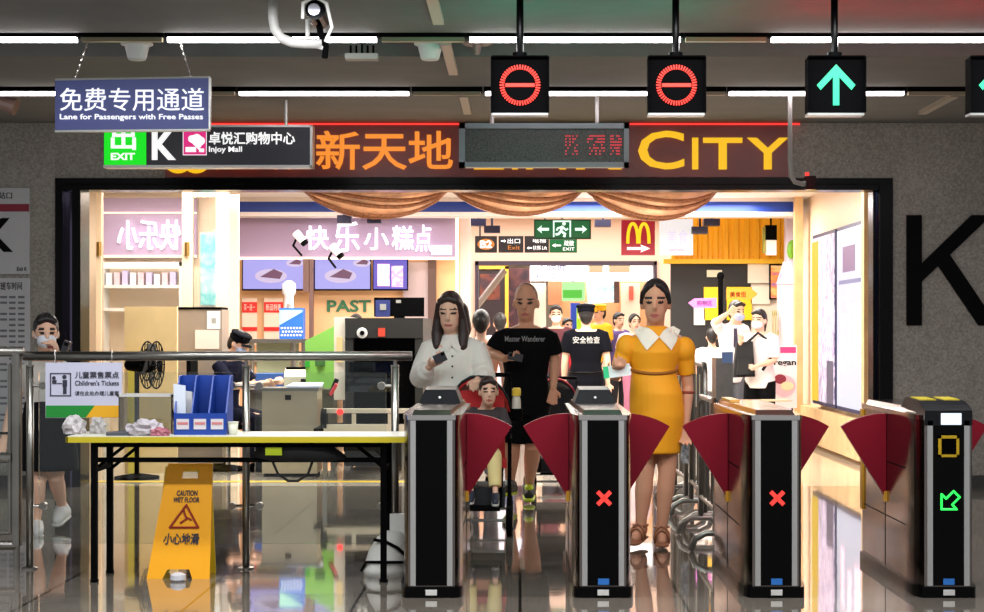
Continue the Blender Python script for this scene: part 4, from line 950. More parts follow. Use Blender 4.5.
part('housing', MB().pbox(534, 219.5, 591, 239, Y, .1), mat('sign_bottle', (10, 66, 42), .4), t); part('face', MB().pbox(535.5, 221, 589.5, 237.5, Y-.006, .008), glow('exit_face', (0, 120, 62), .65), t)
GW = glow('exit_white', (226, 255, 236), 1.3)
part('arrow', arr(537, 549, 229.3, Y-.005, m, -1, 1.4), GW, t); part('arrow', arr(575, 587, 229.3, Y-.005, m, 1, 1.4), GW, t)
mb = MB().pbox(553, 220.5, 571, 222, Y-.014, .008).pbox(553, 220.5, 554.5, 237, Y-.014, .008).pbox(569.5, 220.5, 571, 237, Y-.014, .008)
part('door_symbol', mb, GW, t)
g = lambda *p: [V(a, b, Y-.012) for a, b in p]
part('running_figure', MB().tube(g((562.5, 226), (561, 231), (565, 234), (564, 237)), .018, 6).tube(g((561, 231), (558.5, 234), (555.5, 234.5)), .016, 6).tube(g((562.5, 227), (558, 228), (556.5, 230.5)), .013, 6).tube(g((562.5, 227), (566, 230), (568, 228.5)), .013, 6).ell(V(564, 223.7, Y-.012), (.022, .01, .022)), GW, t)
part('hanger', MB().tube([V(562, 219, Y+.05), (X(562, Y), Y+.05, 2.9)], .015), DK, t)
Y = 21.4
t = thing('restaurant_sign', 'dark red square sign with yellow arches and white arrow', 'sign', V(639, 255, Y))
part('board', MB().pbox(621.5, 220, 655, 255, Y, .1), mat('sign_wine', (140, 8, 34), .4, emit=.5), t)
mb = MB()
for s in (-1, 1):
    pts = []
    for i in range(15):
        q = math.pi*(1-i/14); pts.append(V(638.4+s*5.6+5.0*math.cos(q), 243.5-20*math.sin(q)**.8 if True else 0, Y-.012))
    mb.tube(pts, .021, 8)
part('arches', mb, glow('arch_yellow', (255, 214, 20), 1.1), t)
part('arrow', arr(627, 650, 248.5, Y-.001, m, 1, 1.3), LETW, t)
part('hanger', MB().tube([V(638, 220, Y+.05), (X(638, Y), Y+.05, 2.9)], .015), DK, t)
Y = 21.0
t = thing('lit_hanging_sign', 'overexposed white hanging sign with faint pink writing', 'sign', V(676, 255, Y))
part('board', MB().pbox(660, 219, 693, 255, Y, .1), glow('sign_overexposed', (255, 250, 250), .75, (120, 120, 120)), t)
text('lettering', '美食', 667, 230, 688, 244, Y, glow('faint_lilac', (226, 214, 236), 1.1), t, .006); text('lettering', 'welcome', 669, 248, 684, 251.5, Y, glow('faint_pink', (250, 150, 190), 1), t, .006)
part('hanger', MB().tube([V(667, 219, Y+.05), (X(667, Y), Y+.05, 2.9)], .012).tube([V(686, 219, Y+.05), (X(686, Y), Y+.05, 2.9)], .012), DK, t)
for i, (px, py, Y, lab) in enumerate(((478, 222, 22, 'dark ceiling speaker box left of the directory sign'), (492, 229, 21.8, 'navy ceiling projector box above the floor badge'), (603, 223, 22.5, 'dark stepped ceiling box right of the running man sign'), (712, 222, 20.9, 'navy spotlight box in front of the yellow corrugated wall, upper'), (700, 230, 20.9, 'navy spotlight box in front of the yellow corrugated wall, lower'))):
    o = MB().pbox(px-8, py-3.5, px+8, py+3.5, Y, .2).tube([V(px, py-3, Y+.1), (X(px, Y), Y+.1, 2.9)], .015).build('ceiling_box', MATS['navy_dark'])
    tag(o, lab, 'ceiling fitting')

# ---- yellow container stall on the right
Y = 21.8
t = thing('container_stall', 'yellow corrugated container top over a black stall wall', 'stall', (X(720, Y), Y, 0))
pts = []; xa, xb = X(672, Y), X(786, Y); N = 11
for i in range(N):
    a = xa+(xb-xa)*i/N; w = (xb-xa)/N
    pts += [(a, Y), (a+w*.4, Y), (a+w*.55, Y+.022), (a+w*.85, Y+.022)]
part('corrugated_panel', MB().prism(pts+[(xb, Y), (xb, Y+.15), (xa, Y+.15)], 'z', Z(262, Y), Z(214, Y)), mat('container_yellow', (255, 186, 24), .45), t)
part('yellow_beam', MB().pbox(664, 259, 788, 263.5, Y-.06, .15), mat('beam_yellow', (250, 196, 40), .45), t)
part('black_wall', MB().pbox(671, 263.5, 751, 432, Y+.05, .1), mat('stall_black', (32, 32, 34), .6), t)
part('white_wall', MB().pbox(750, 263.5, 786, 432, Y+.06, .1), mat('stall_white', (236, 222, 206), .6), t)
CR = mat('poster_cream', (244, 234, 214), .5)
for i, (a, b, c_, d, m_, lab) in enumerate(((748, 264, 769, 283, CR, 'cream poster, upper one on the white stall wall'), (751, 286, 770, 304, CR, 'cream poster below the upper cream poster'), (704, 287, 719, 320, mat('board_yellow', (250, 206, 20), .5), 'yellow panel on the black stall wall, left of the pole'), (727, 287, 752, 320, MATS['board_yellow'], 'yellow panel on the black stall wall, right of the pole'), (694, 306, 705, 325, WHITE, 'white sheet low on the black stall wall'), (707, 270, 722, 277, mat('sheet_sage', (222, 222, 196), .5), 'pale strip notice high on the black stall wall'))):
    o = MB().pbox(a, b, c_, d, Y+.01, .03).build('stall_poster', m_); tag(o, lab, 'poster', 'posters on the container stall')
t = thing('framed_picture', 'framed orange and blue picture at the stall corner', 'picture', V(777, 299, Y-.1))
part('frame', MB().pbox(769.5, 264, 786, 299.5, Y-.04, .04), BLACKM, t); part('picture', MB().pbox(771, 265.5, 784.5, 298, Y-.048, .01), pattern('sunset_print', [(60, 90, 170), (240, 130, 60), (250, 190, 120), (90, 70, 110)], 4, .5, stretch=(1, 1, 2)), t)
Y = 20.6
t = thing('signpost', 'black signpost with an orange and a pink arrow board', 'signpost', (X(720.5, Y), Y, 0))
part('pole', MB().tube([(X(720.5, Y), Y, .03), V(720.5, 274, Y)], .03, 10), BLACKM, t); part('finial', MB().ell(V(720.5, 276, Y), (.045, .045, .05)), BLACKM, t); part('base', MB().lathe((X(720.5, Y), Y, 0), [(.2, 0), (.2, .03), (.03, .05)], 18), BLACKM, t)
sg = lambda *p: [(X(a, Y), Z(b, Y)) for a, b in p]
q = part('orange_arrow_board', MB().prism(sg((726, 289), (750, 288), (757, 294), (750, 300), (726, 299.5)), 'y', Y-.05, Y-.03), mat('arrow_orange', (246, 130, 30), .5), t); text('lettering', '美食街', 730, 291.5, 746, 297, Y-.05, MATK, q, .004)
q = part('pink_arrow_board', MB().prism(sg((716, 298), (694, 298.5), (688, 303), (694, 308), (716, 307.5)), 'y', Y-.05, Y-.03), mat('arrow_pink', (206, 110, 200), .5), t); text('lettering', '购物区', 697, 300.5, 712, 305.5, Y-.05, MATK, q, .004)
Y = 20.9
t = thing('lantern_lamp', 'black and white lantern hanging before the yellow corrugation', 'lamp', V(770, 256, Y))
part('lantern_cap', MB().pbox(766, 225, 777, 240, Y, .12), BLACKM, t); part('lantern_body', MB().pbox(766.5, 240, 776.5, 255, Y+.01, .1), mat('lantern_white', (230, 220, 214), .4, emit=.2), t); part('cord', MB().tube([V(771, 225, Y+.06), (X(771, Y), Y+.06, 2.9)], .012), BLACKM, t)
part('bracket', MB().pbox(763, 227, 765.5, 253, Y+.02, .06), mat('bracket_green', (150, 150, 60), .4), t)
Y = 20.8
t = thing('drinks_column', 'lavender white column with cups print beside the stall', 'column', (X(786, Y), Y, 0))
part('shaft', MB().box((X(780, Y), Y, 0), (X(797, Y), Y+.25, Z(284, Y))), mat('column_lavender', (222, 208, 226), .45), t)
part('upper_panel', MB().pbox(786, 216, 796, 284, Y+.05, .15), MATS['column_lavender'], t)
part('blue_print', MB().prism([(X(a, Y), Z(b, Y)) for a, b in ((776, 284), (783, 262), (795, 262), (795, 284))], 'y', Y-.02, Y-.001), pattern('blue_stripes', [(24, 40, 110), (236, 236, 250), (30, 60, 150)], 6, 0, stretch=(1, 1, .4)), t)
part('green_figure', MB().ell(V(791, 250, Y), (.05, .03, .11)).ell(V(792, 243, Y-.01), (.035, .03, .035)), mat('figure_green', (110, 170, 40), .4), t)
text('lettering', 'SODA', 772, 310, 779, 345, Y-.05, mat('lettering_olive', (150, 140, 30), .5), t, .01)
Y = 19.0
t = thing('food_poster', 'white food poster stand with a pink heading and a bowl', 'poster', (X(784, Y), Y, 0))
part('board', MB().pbox(772, 345, 797, 408, Y, .03), mat('poster_paper', (240, 234, 230), .5), t); part('pink_heading', MB().pbox(777, 347, 796, 353, Y-.006, .006), mat('heading_pink', (236, 60, 120), .5), t)
text('lettering', 'regan', 774, 361, 796, 367, Y, MATK, t, .006, .02)
pl = lambda px, py, r, k: [(X(px, Y)+r/F*Y*math.cos(2*math.pi*i/20), Z(py, Y)+k*r/F*Y*math.sin(2*math.pi*i/20)) for i in range(20)]
part('bowl_picture', MB().prism(pl(784, 386, 11.5, .95), 'y', Y-.012, Y-.001), mat('bowl_pink', (226, 190, 196), .5), t)
part('bean_picture', MB().prism(pl(780, 379, 6, .8), 'y', Y-.018, Y-.012), mat('bean_red', (140, 40, 56), .5), t); part('egg_picture', MB().prism(pl(787, 386, 6.5, .7), 'y', Y-.02, Y-.012), mat('egg_cream', (244, 220, 170), .5), t)
part('leg', MB().box((X(776, Y), Y+.03, 0), (X(777.5, Y), Y+.05, Z(345, Y))), BLACKM, t); part('leg', MB().box((X(792, Y), Y+.03, 0), (X(793.5, Y), Y+.05, Z(345, Y))), BLACKM, t)
# leaflets on the third gate
o = MB().hexa([(X(760, 9.2), 9.0, .951), (X(787, 9.2), 9.02, .951), (X(785, 9.2), 9.2, .951), (X(758, 9.2), 9.18, .951), (X(760, 9.2), 9.0, .956), (X(787, 9.2), 9.02, .956), (X(785, 9.2), 9.2, .956), (X(758, 9.2), 9.18, .956)]).build('leaflet', mat('leaflet_amber', (226, 190, 140), .5)); tag(o, 'amber leaflet lying on the gate right of the yellow dress', 'leaflet')

# ---- food court seen through the framed opening
Y = 27.5
def fp(a, b, c_, d, Yq, dep, m_, name, lab, cat, grp=None):
    o = MB().pbox(a, b, c_, d, Yq, dep).build(name, m_); return tag(o, lab, cat, grp)
t = thing('dark_display', 'dark food display with yellow frame behind the bald man', 'display', V(502, 350, Y))
part('board', MB().pbox(474, 268, 506, 412, Y, .1), mat('brown_black', (44, 30, 34), .5), t); part('yellow_frame', MB().pbox(505, 266, 508.5, 411, Y-.04, .1).pbox(474, 265, 508.5, 269, Y-.04, .1), mat('frame_amber', (240, 180, 60), .5), t)
part('food_picture', MB().pbox(480, 274, 500, 300, Y-.01, .01), pattern('food_dark', [(40, 26, 30), (120, 60, 40), (60, 40, 50), (160, 110, 80)], 3), t)
fp(509, 268, 530, 412, Y+.1, .1, pattern('food_dark_b', [(40, 26, 36), (90, 50, 50), (50, 30, 44), (150, 90, 90)], 3), 'menu_board', 'dark menu board right of the yellow frame', 'board')
t = thing('violet_sign', 'white sign with violet lettering in the far food court', 'sign', V(552, 281, Y))
part('board', MB().pbox(530, 262, 600, 281, Y-.3, .08), glow('court_white', (250, 244, 255), 1.5, (240, 240, 240)), t); text('lettering', '小吃城', 537, 264.5, 566, 272, Y-.3, glow('violet_letter', (80, 70, 210), .8), t, .02); text('lettering', 'FOODS', 537, 274, 560, 279.5, Y-.3, MATS['violet_letter'], t, .02)
t = thing('ceiling_light_box', 'bright white ceiling light box with brown boards in far court', 'lamp', V(622, 282, Y))
part('diffuser', MB().pbox(600, 262, 656, 281, Y-.2, .1), glow('court_light', (255, 246, 246), 1.3, (240, 240, 240)), t)
for a, b in ((589, 603), (609, 630)): part('brown_board', MB().pbox(a, 265, b, 272.5, Y-.36, .05), mat('tan_board', (170, 140, 110), .5), t)
struct(MB().pbox(560, 281, 660, 340, Y+.6, .1).build('trim_40', mat('court_orange', (226, 170, 120), .5)))
fp(528, 283, 546, 340, Y+.5, .1, mat('court_cream', (250, 232, 206), .5), 'wall_panel', 'cream wall panel below the violet lettering', 'panel')
fp(548, 281, 562, 305, Y+.4, .06, mat('court_brown', (196, 130, 90), .5), 'wall_panel', 'brown wall panel left of the green menu screen', 'panel')
t = thing('green_menu', 'bright green and white menu screen in the far court', 'screen', V(574, 300, Y)); part('display', MB().pbox(562, 282, 585, 301, Y, .06), glow('green_screen', (190, 250, 170), 1.0), t); part('green_band', MB().pbox(563, 290, 582, 298, Y-.01, .01), glow('green_band', (90, 214, 60), .9), t)
part('hanger', MB().tube([V(573, 282, Y+.03), (X(573, Y), Y+.03, 2.9)], .02), DK, t)
t = thing('pale_menu', 'pale blue tilted menu board with a dark right edge', 'screen', V(602, 306, Y)); part('display', MB().hexa([V(588, 304, Y), V(615, 302, Y), V(615, 302, Y+.06), V(588, 304, Y+.06), V(586, 281, Y), V(616, 279, Y), V(616, 279, Y+.06), V(586, 281, Y+.06)]), pattern('menu_pale', [(206, 236, 240), (150, 190, 196), (220, 240, 240), (110, 150, 160)], 6, .7), t); part('dark_edge', MB().pbox(614, 279, 619.5, 303, Y-.01, .06), mat('edge_brown', (84, 54, 48), .5), t)
part('hanger', MB().tube([V(601, 281, Y+.03), (X(601, Y), Y+.03, 2.9)], .02), DK, t)
fp(621, 283, 640, 340, Y+.4, .06, mat('court_peach', (244, 214, 188), .5), 'wall_panel', 'peach wall panel right of the pale menu board', 'panel')
fp(629, 286, 633.5, 300, Y+.35, .03, mat('spot_red', (220, 90, 70), .5), 'wall_sticker', 'small red sticker on the peach wall panel', 'sticker')
fp(571, 303, 580, 415.9, 26.3, .3, mat('bin_blue', (40, 70, 190), .5), 'court_locker', 'blue locker beside the cap of the guard', 'locker')
fp(577, 308, 583, 416.9, 26.0, .2, mat('bin_lime', (170, 230, 40), .5), 'upright_board', 'lime green upright panel beside the blue locker', 'panel')
t = thing('court_counter', 'cream food court counter behind the walking people', 'counter', (X(560, 28.5), 28.6, 0))
part('front', MB().box((-.9, 28.4, 0), (2.6, 28.9, .95)), mat('court_counter', (232, 206, 180), .5), t); part('worktop', MB().box((-.95, 28.35, .95), (2.65, 28.95, 1.0)), WHITE, t)
o = MB().tube([V(470, 315, 25), V(505, 270, 25)], .05, 6).tube([(X(470, 25), 25, 0), V(470, 315, 25)], .04, 6).build('slanted_rail', mat('rail_grey', (170, 160, 156), .4)); tag(o, 'slanted grey handrail rising left of the bald man', 'handrail')

# ---- yellow floor marking inside the doorway
o = MB().box((X(90, 14.9), 14.85, 0), (X(405, 14.9), 14.97, .003)).build('floor_marking', mat('marking_yellow', (226, 190, 50), .4)); struct(o)

# ---- stainless queue barriers with arched feet behind the third gate
def barrier(x, Y, L, label, paper=None, h=1.0):
    t = thing('queue_barrier', label, 'barrier', (x, Y, 0), 'steel queue barriers')
    part('frame', MB().tube([(x, Y, .12), (x, Y, h-.05), (x, Y+.05, h), (x, Y+L-.05, h), (x, Y+L, h-.05), (x, Y+L, .12)], .018, 10), STEEL, t, smooth=True)
    part('lower_rail', MB().tube([(x, Y, .25), (x, Y+L, .25)], .014, 8), STEEL, t)
    for i in range(1, 4): part('bar', MB().tube([(x, Y+L*i/4, .25), (x, Y+L*i/4, h)], .008, 6), STEEL, t)
    for yy in (Y, Y+L): part('arched_foot', MB().tube([(x-.145, yy, .02), (x-.125, yy, .075), (x-.06, yy, .11), (x+.06, yy, .11), (x+.125, yy, .075), (x+.145, yy, .02)], .02, 10, cap=True), STEEL, t, smooth=True)
    if paper:
        z0, z1, w, m_ = paper
        part('hung_sheet', MB().box((x-w, Y-.035, z0), (x+w, Y-.028, z1)), m_, t)
barrier(X(686, 12.4), 12.4, .9, 'steel queue barrier with a printed sheet beside the yellow dress', (.36, .62, .04, pattern('sheet_print', [(210, 210, 214), (90, 90, 100), (220, 220, 222)], 14)))
barrier(X(692, 13.5), 13.5, .9, 'steel queue barrier carrying yellow paper, farthest of the queue', (.72, .98, .12, pattern('yellow_paper', [(250, 220, 30), (244, 240, 230), (250, 214, 10)], 5)))
barrier(X(705, 11.25), 11.25, .9, 'steel queue barrier standing close behind the third gate', None, 1.1)
barrier(X(716, 10.2), 10.2, .85, 'steel queue barrier nearest to the third gate, mostly hidden by it', None, .9)
Y = 14.0
t = thing('steel_bollard', 'grey steel pillar box between barrier and masked man', 'bollard', (X(724, Y), Y, 0))
part('column', MB().box((X(716, Y), Y, 0), (X(733, Y), Y+.3, Z(358, Y))), STEEL, t, bevel=.01); part('notice', MB().pbox(722, 352, 733, 363, Y-.01, .02), mat('notice_blue', (120, 150, 206), .4), t)

# ---------------------------------------------------------------- people
SKIN = mat('skin', (230, 184, 158), .55, spec=.3); SKIN2 = mat('skin_tan', (206, 150, 120), .55, spec=.3)
EYE_D = mat('eye_dark', (40, 28, 26), .4); LIP = mat('lip', (176, 92, 88), .5); HAIR = mat('hair_black', (22, 17, 17), .45); BROWN_HAIR = mat('hair_brown', (44, 27, 25), .42)
def lerp(a, b, t): return Vector(a)+(Vector(b)-Vector(a))*t
def stand(H, stride=0, swing=0):
    J = dict(head=(0, -.015*H, .925*H), neck=(0, 0, .835*H), shl=(-.108*H, 0, .805*H), shr=(.108*H, 0, .805*H),
             ell=(-.135*H, .01+swing, .635*H), elr=(.135*H, .01-swing, .635*H), wrl=(-.14*H, -.05+2*swing, .49*H), wrr=(.14*H, -.05-2*swing, .49*H),
             hipl=(-.052*H, 0, .5*H), hipr=(.052*H, 0, .5*H), knl=(-.055*H, -.02-stride*.5, .28*H), knr=(.055*H, -.02+stride*.4, .28*H),
             anl=(-.055*H, .02-stride, .05*H), anr=(.055*H, .02+stride, .05*H), tol=(-.062*H, -.14-stride, .022*H), tor=(.062*H, -.14+stride, .022*H))
    return {k: Vector(v) for k, v in J.items()}
class Fig:
    def __init__(s, label, base, J, H, vox=.009, hs=1.0, yaw=0, pitch=0, skin=SKIN, w=1.0, rz=0, name='person', group=None, child=False):
        s.J = J; s.H = H; s.vox = vox; s.k = H/1.7*hs; s.w = w; s.skin = skin
        s.root = thing(name, label, 'person', base, group); s.root.rotation_euler = (0, 0, rz)
        s.rot = Matrix.Rotation(yaw, 3, 'Z') @ Matrix.Rotation(pitch, 3, 'X')
        s.body()
    def h(s, x, y, z): return s.J['head']+s.rot @ (Vector((x, y, z))*s.k)
    def rings(s, e=0, lo=0, hi=1.0, flare=0):
        J, H, w = s.J, s.H, s.w; pel = lerp(J['hipl'], J['hipr'], .5); nk = J['neck']; out = []
        prof = [(-.14, .082, .064), (0, .096, .07), (.16, .09, .066), (.36, .078, .06), (.58, .088, .066), (.74, .098, .068), (.88, .1, .058), (.96, .07, .045), (1.0, .04, .038)]
        for t, rx, ry in prof:
            if t < lo-1e-6 or t > hi+1e-6: continue
            k = 1+flare*max(0, .4-t); out.append((lerp(pel, nk, t), rx*H*w*k+e, ry*H*w*k+e))
        return out
    def hand(s, mb, wr, el, curl=.6, side=1, d=None, nrm=None):
        d = (d or (wr-el)).normalized(); n = Vector(nrm or (0, -1, 0)); n = (n-d*n.dot(d)).normalized() if abs(n.dot(d)) < .95 else d.orthogonal().normalized()
        a = d.cross(n)*side; k = s.k if s.k < 1.05 else 1.0; r = .0088*k
        base = wr+d*.01; mb.tube([wr-d*.02, wr+d*.05*k, wr+d*.088*k], [.022*k, .034*k, .036*k], 12, cap=True, flat=.5)
        for i, (o, L) in enumerate(((-.03, .068), (-.01, .078), (.011, .072), (.031, .055))):
            p0 = wr+d*.08*k+a*o*k; c = curl*1.0
            p1 = p0+(d*math.cos(c*.6)+n*math.sin(c*.6))*L*.5*k+a*o*.12; p2 = p1+(d*math.cos(c*1.6)+n*math.sin(c*1.6))*L*.5*k
            mb.tube([p0-d*.02, p0, p1, p2], [r, r*1.05, r, r*.85], 8, cap=True)
        t0 = wr+d*.025*k-a*.026*k; t1 = t0+(d*.5-a*.7+n*.35).normalized()*.035*k; t2 = t1+(d*.9-a*.1+n*.45*curl).normalized()*.032*k
        mb.tube([t0, t1, t2], [r*1.4, r*1.15, r*.95], 8, cap=True)
    def body(s):
        J, H, w = s.J, s.H, s.w; mb = MB(); mb.loft(s.rings(), 20); k = s.k
        mb.tube([lerp(J['neck'], J['head'], -.1), J['neck'], s.h(0, .012, -.07)], [.045*k, .047*k, .05*k], 14, cap=True)
        mb.ell(s.h(0, .008, .02), (.073*k, .092*k, .1*k), s.rot); mb.ell(s.h(0, -.025, -.045), (.056*k, .062*k, .076*k), s.rot)
        mb.tube([s.h(0, -.085, .012), s.h(0, -.1, -.018), s.h(0, -.088, -.028)], [.009*k, .014*k, .012*k], 8, cap=True)
        for q in (-1, 1): mb.ell(s.h(q*.074, .012, -.012), (.012*k, .02*k, .03*k), s.rot)
        for q in ('l', 'r'):
            sh, el, wr = J['sh'+q], J['el'+q], J['wr'+q]
            mb.tube([lerp(sh, J['neck'], .35)-Vector((0, 0, .008*H)), sh-Vector((0, 0, .006*H)), lerp(sh, el, .5), el, lerp(el, wr, .3), wr], [.03*H*w, .031*H*w, .027*H*w, .022*H*w, .0225*H*w, .0145*H*w], 12, cap=True)
            s.hand(mb, wr, el, *J.get('hand'+q, (.6, 1 if q == 'r' else -1)))
            hp, kn, an, to = J['hip'+q], J['kn'+q], J['an'+q], J['to'+q]
            mb.tube([hp, lerp(hp, kn, .4), kn, lerp(kn, an, .3), lerp(kn, an, .75), an], [.054*H*w, .048*H*w, .034*H*w, .034*H*w, .024*H*w, .02*H*w], 14, cap=True)
            mb.tube([an+(an-to)*.25+Vector((0, 0, -.015*H)), lerp(an, to, .5)-Vector((0, 0, .006*H)), to], [.023*H, .024*H, .016*H], 12, cap=True, flat=1.3)
        me = voxel(mb, s.vox); me.materials.clear()
        me_idx = []; inv = s.rot.transposed()
        for p in me.polygons:
            q = inv @ (p.center-J['head'])/k; i = 0
            if q.y < -.04 and abs(q.x) < .07:
                if ((abs(q.x)-.032)/.017)**2+((q.z-.008)/.008)**2 < 1: i = 1
                elif ((abs(q.x)-.034)/.024)**2+((q.z-.032-.1*(.034-abs(q.x)))/.006)**2 < 1: i = 1
                elif (q.x/.026)**2+((q.z+.062)/.009)**2 < 1: i = 2
            p.material_index = i
        o = link('body', me, [s.skin, EYE_D, LIP], s.root, local=True); s.bodyo = o
    def add(s, name, mb, m, label=None, vox=None, smooth=2):
        me = voxel(mb, vox or s.vox, smooth); me.materials.clear(); o = link(name, me, m, s.root, local=True)
        if label: o['label'] = label
        return o
    def raw(s, name, mb, m, smooth=True, parent=None): return mb.build(name, m, parent or s.root, smooth=smooth, local=True)
    def shirt(s, m, sleeve=.55, e=.016, lo=-.14, name='shirt', r=.036, loose=1.0, extra=None, flare=0):
        J, H, w = s.J, s.H, s.w; mb = MB(); mb.loft(s.rings(e, lo, .97, flare), 22)
        for q in ('l', 'r'):
            sh, el, wr = J['sh'+q], J['el'+q], J['wr'+q]; P = [lerp(sh, J['neck'], .62)-Vector((0, 0, .012*H)), lerp(sh, J['neck'], .3)-Vector((0, 0, .004*H)), sh-Vector((0, 0, .006*H))]; R = [.02*H*w, .03*H*w, r*H*w]
            if sleeve <= 1: P += [lerp(sh, el, sleeve*.6), lerp(sh, el, sleeve)]; R += [r*H*w*loose, r*H*w*loose]
            else: P += [lerp(sh, el, .6), el, lerp(el, wr, sleeve-1)]; R += [r*H*w*loose, r*.95*H*w*loose, r*.75*H*w*loose]
            mb.tube(P, R, 14)
        if extra: extra(mb)
        return s.add(name, mb, m)
    def pants(s, m, to=1.0, e=.014, name='trousers', loose=1.0):
        J, H, w = s.J, s.H, s.w; mb = MB(); mb.loft(s.rings(e, -.14, .36), 20)
        for q in ('l', 'r'):
            hp, kn, an = J['hip'+q], J['kn'+q], J['an'+q]; P = [hp, lerp(hp, kn, .4)]; R = [.06*H*w, .056*H*w*loose]
            if to <= .5: P.append(lerp(hp, kn, to*2)); R.append(.053*H*w*loose)
            else: P += [kn, lerp(kn, an, (to-.5)*2*.96)]; R += [.045*H*w*loose, .036*H*w*loose]
            mb.tube(P, R, 14)
        return s.add(name, mb, m)
    def skirt(s, m, rows, name='skirt'):
        return s.add(name, MB().loft(rows, 24), m)
    def shoes(s, m, sole=None, sandal=False):
        for q in ('l', 'r'):
            an, to = s.J['an'+q], s.J['to'+q]; H = s.H; d = (to-an); d.z = 0; d = d.normalized() if d.length > .01 else Vector((0, -1, 0)); n = Vector((-d.y, d.x, 0))
            hl = an-d*.035*H; hl.z = an.z-.03*H
            if sandal:
                so = MB().tube([hl-Vector((0, 0, .012)), to+d*.03-Vector((0, 0, .022))], [.024*H, .027*H], 12, cap=True, flat=.35)
                sh_ = s.raw('sandal', so, m)
                f = lerp(an, to, .75)
                up = Vector((0, 0, 1))
                for fr_, hw, hh in ((.78, .044, .05), (.5, .046, .056)):
                    g_ = lerp(an, to, fr_); s.raw('strap', MB().tube([g_-n*hw-up*.03, g_-n*hw*.9+up*.02, g_-n*hw*.4+up*hh*.85, g_+up*hh, g_+n*hw*.4+up*hh*.85, g_+n*hw*.9+up*.02, g_+n*hw-up*.03], .008, 6), m, parent=sh_)
                s.raw('strap', MB().tube([an+Vector((math.cos(a)*.046, math.sin(a)*.05, .02)) for a in [2*math.pi*i/16 for i in range(17)]], .007, 6), m, parent=sh_)
            else:
                mb = MB().tube([hl, lerp(an, to, .45)-Vector((0, 0, .004*H)), to+d*.012], [.031*H, .031*H, .022*H], 14, cap=True, flat=1.15).tube([an+Vector((0, 0, .008)), an-Vector((0, 0, .02*H))], .03*H, 12)
                o = s.add('shoe', mb, m)
                if sole: s.raw('sole', MB().tube([hl-Vector((0, 0, .022*H))-d*.01, to+d*.02-Vector((0, 0, .018*H))], [.03*H, .026*H], 12, cap=True, flat=.4), sole, parent=o)
    def hair(s, kind, m=HAIR):
        k = s.k; mb = MB()
        if kind in ('short', 'bun', 'long', 'pony'):
            mb.ell(s.h(0, .022, .032), (.081*k, .094*k, .1*k), s.rot)
            mb.ell(s.h(0, .06, -.01), (.066*k, .055*k, .085*k), s.rot)
            if kind != 'bun': mb.tube([s.h(-.05, -.056, .082), s.h(0, -.058, .098), s.h(.05, -.056, .082)], [.018*k, .022*k, .018*k], 10, cap=True)
        if kind == 'bun': mb.ell(s.h(0, .1, .02), (.035*k, .035*k, .04*k)); [mb.tube([s.h(q*.025, -.055, .1), s.h(q*.066, -.035, .055), s.h(q*.078, -.01, .0)], [.014*k, .016*k, .01*k], 8, cap=True) for q in (-1, 1)]
        if kind == 'pony': mb.tube([s.h(0, .1, .05), s.h(0, .14, .0), s.h(0, .13, -.12)], [.03*k, .035*k, .015*k], 10, cap=True)
        if kind == 'long':
            for q in (-1, 1):
                mb.tube([s.h(q*.02, -.05, .104), s.h(q*.062, -.036, .06), s.h(q*.076, -.012, -.03), s.h(q*.082, -.02, -.12), s.h(q*.078, -.05, -.2), s.h(q*.07, -.06, -.25)], [.016*k, .018*k, .025*k, .034*k, .03*k, .012*k], 12, cap=True)
                mb.tube([s.h(q*.045, .06, .0), s.h(q*.06, .065, -.12), s.h(q*.06, .06, -.2)], [.06*k, .06*k, .03*k], 12, cap=True)
        if kind == 'buzz': mb.ell(s.h(0, .02, .03), (.0755*k, .088*k, .0925*k), s.rot)
        return s.add('hair', mb, m, vox=s.vox*.9)
    def cap(s, m):
        k = s.k; mb = MB().ell(s.h(0, .015, .055), (.092*k, .105*k, .055*k), s.rot).tube([s.h(0, .012, .025), s.h(0, .012, .055)], .088*k, 20).ell(s.h(0, .01, .095), (.105*k, .11*k, .028*k), s.rot)
        o = s.add('cap', mb, m, vox=s.vox*.8); s.raw('cap_visor', MB().ell(s.h(0, -.085, .02), (.07*k, .045*k, .01*k), s.rot), m, parent=o); return o
    def mask(s, m=None):
        k = s.k; m = m or mat('mask_white', (226, 230, 240), .6)
        o = s.raw('face_mask', MB().ell(s.h(0, -.045, -.045), (.06*k, .062*k, .05*k), s.rot), m)
        s.raw('ear_loop', MB().tube([s.h(-.058, -.05, -.03), s.h(-.078, .0, -.01)], .003*k, 5).tube([s.h(.058, -.05, -.03), s.h(.078, .0, -.01)], .003*k, 5), m, parent=o)
    def print_on(s, target, txt, x0, x1, z0, z1, m, front=True, y=None):
        """lettering that follows the cloth; local coordinates, seen from -Y (front) or +Y (back)"""
        me = text_mesh(txt, .01, .002); co = [v.co.copy() for v in me.vertices]; a = [min(c[i] for c in co) for i in range(2)]; b = [max(c[i] for c in co) for i in range(2)]
        bv = BVHTree.FromPolygons([v.co for v in target.data.vertices], [p.vertices[:] for p in target.data.polygons]); sg = -1 if front else 1
        for v in me.vertices:
            u = (v.co.x-a[0])/(b[0]-a[0]); u = u if front else 1-u
            x = x0+(x1-x0)*u; z = z0+(z1-z0)*(v.co.y-a[1])/(b[1]-a[1]); h = bv.ray_cast(Vector((x, 2*sg, z)), Vector((0, -sg, 0)))
            v.co = (x, (h[0].y if h[0] else 0)+sg*.006, z)
        link('lettering', me, m, target, local=True)
def loc_fn(px, Y):
    B = Vector((X(px, Y), Y, 0)); return B, (lambda x, y, dy=0: V(x, y, Y+dy)-B)

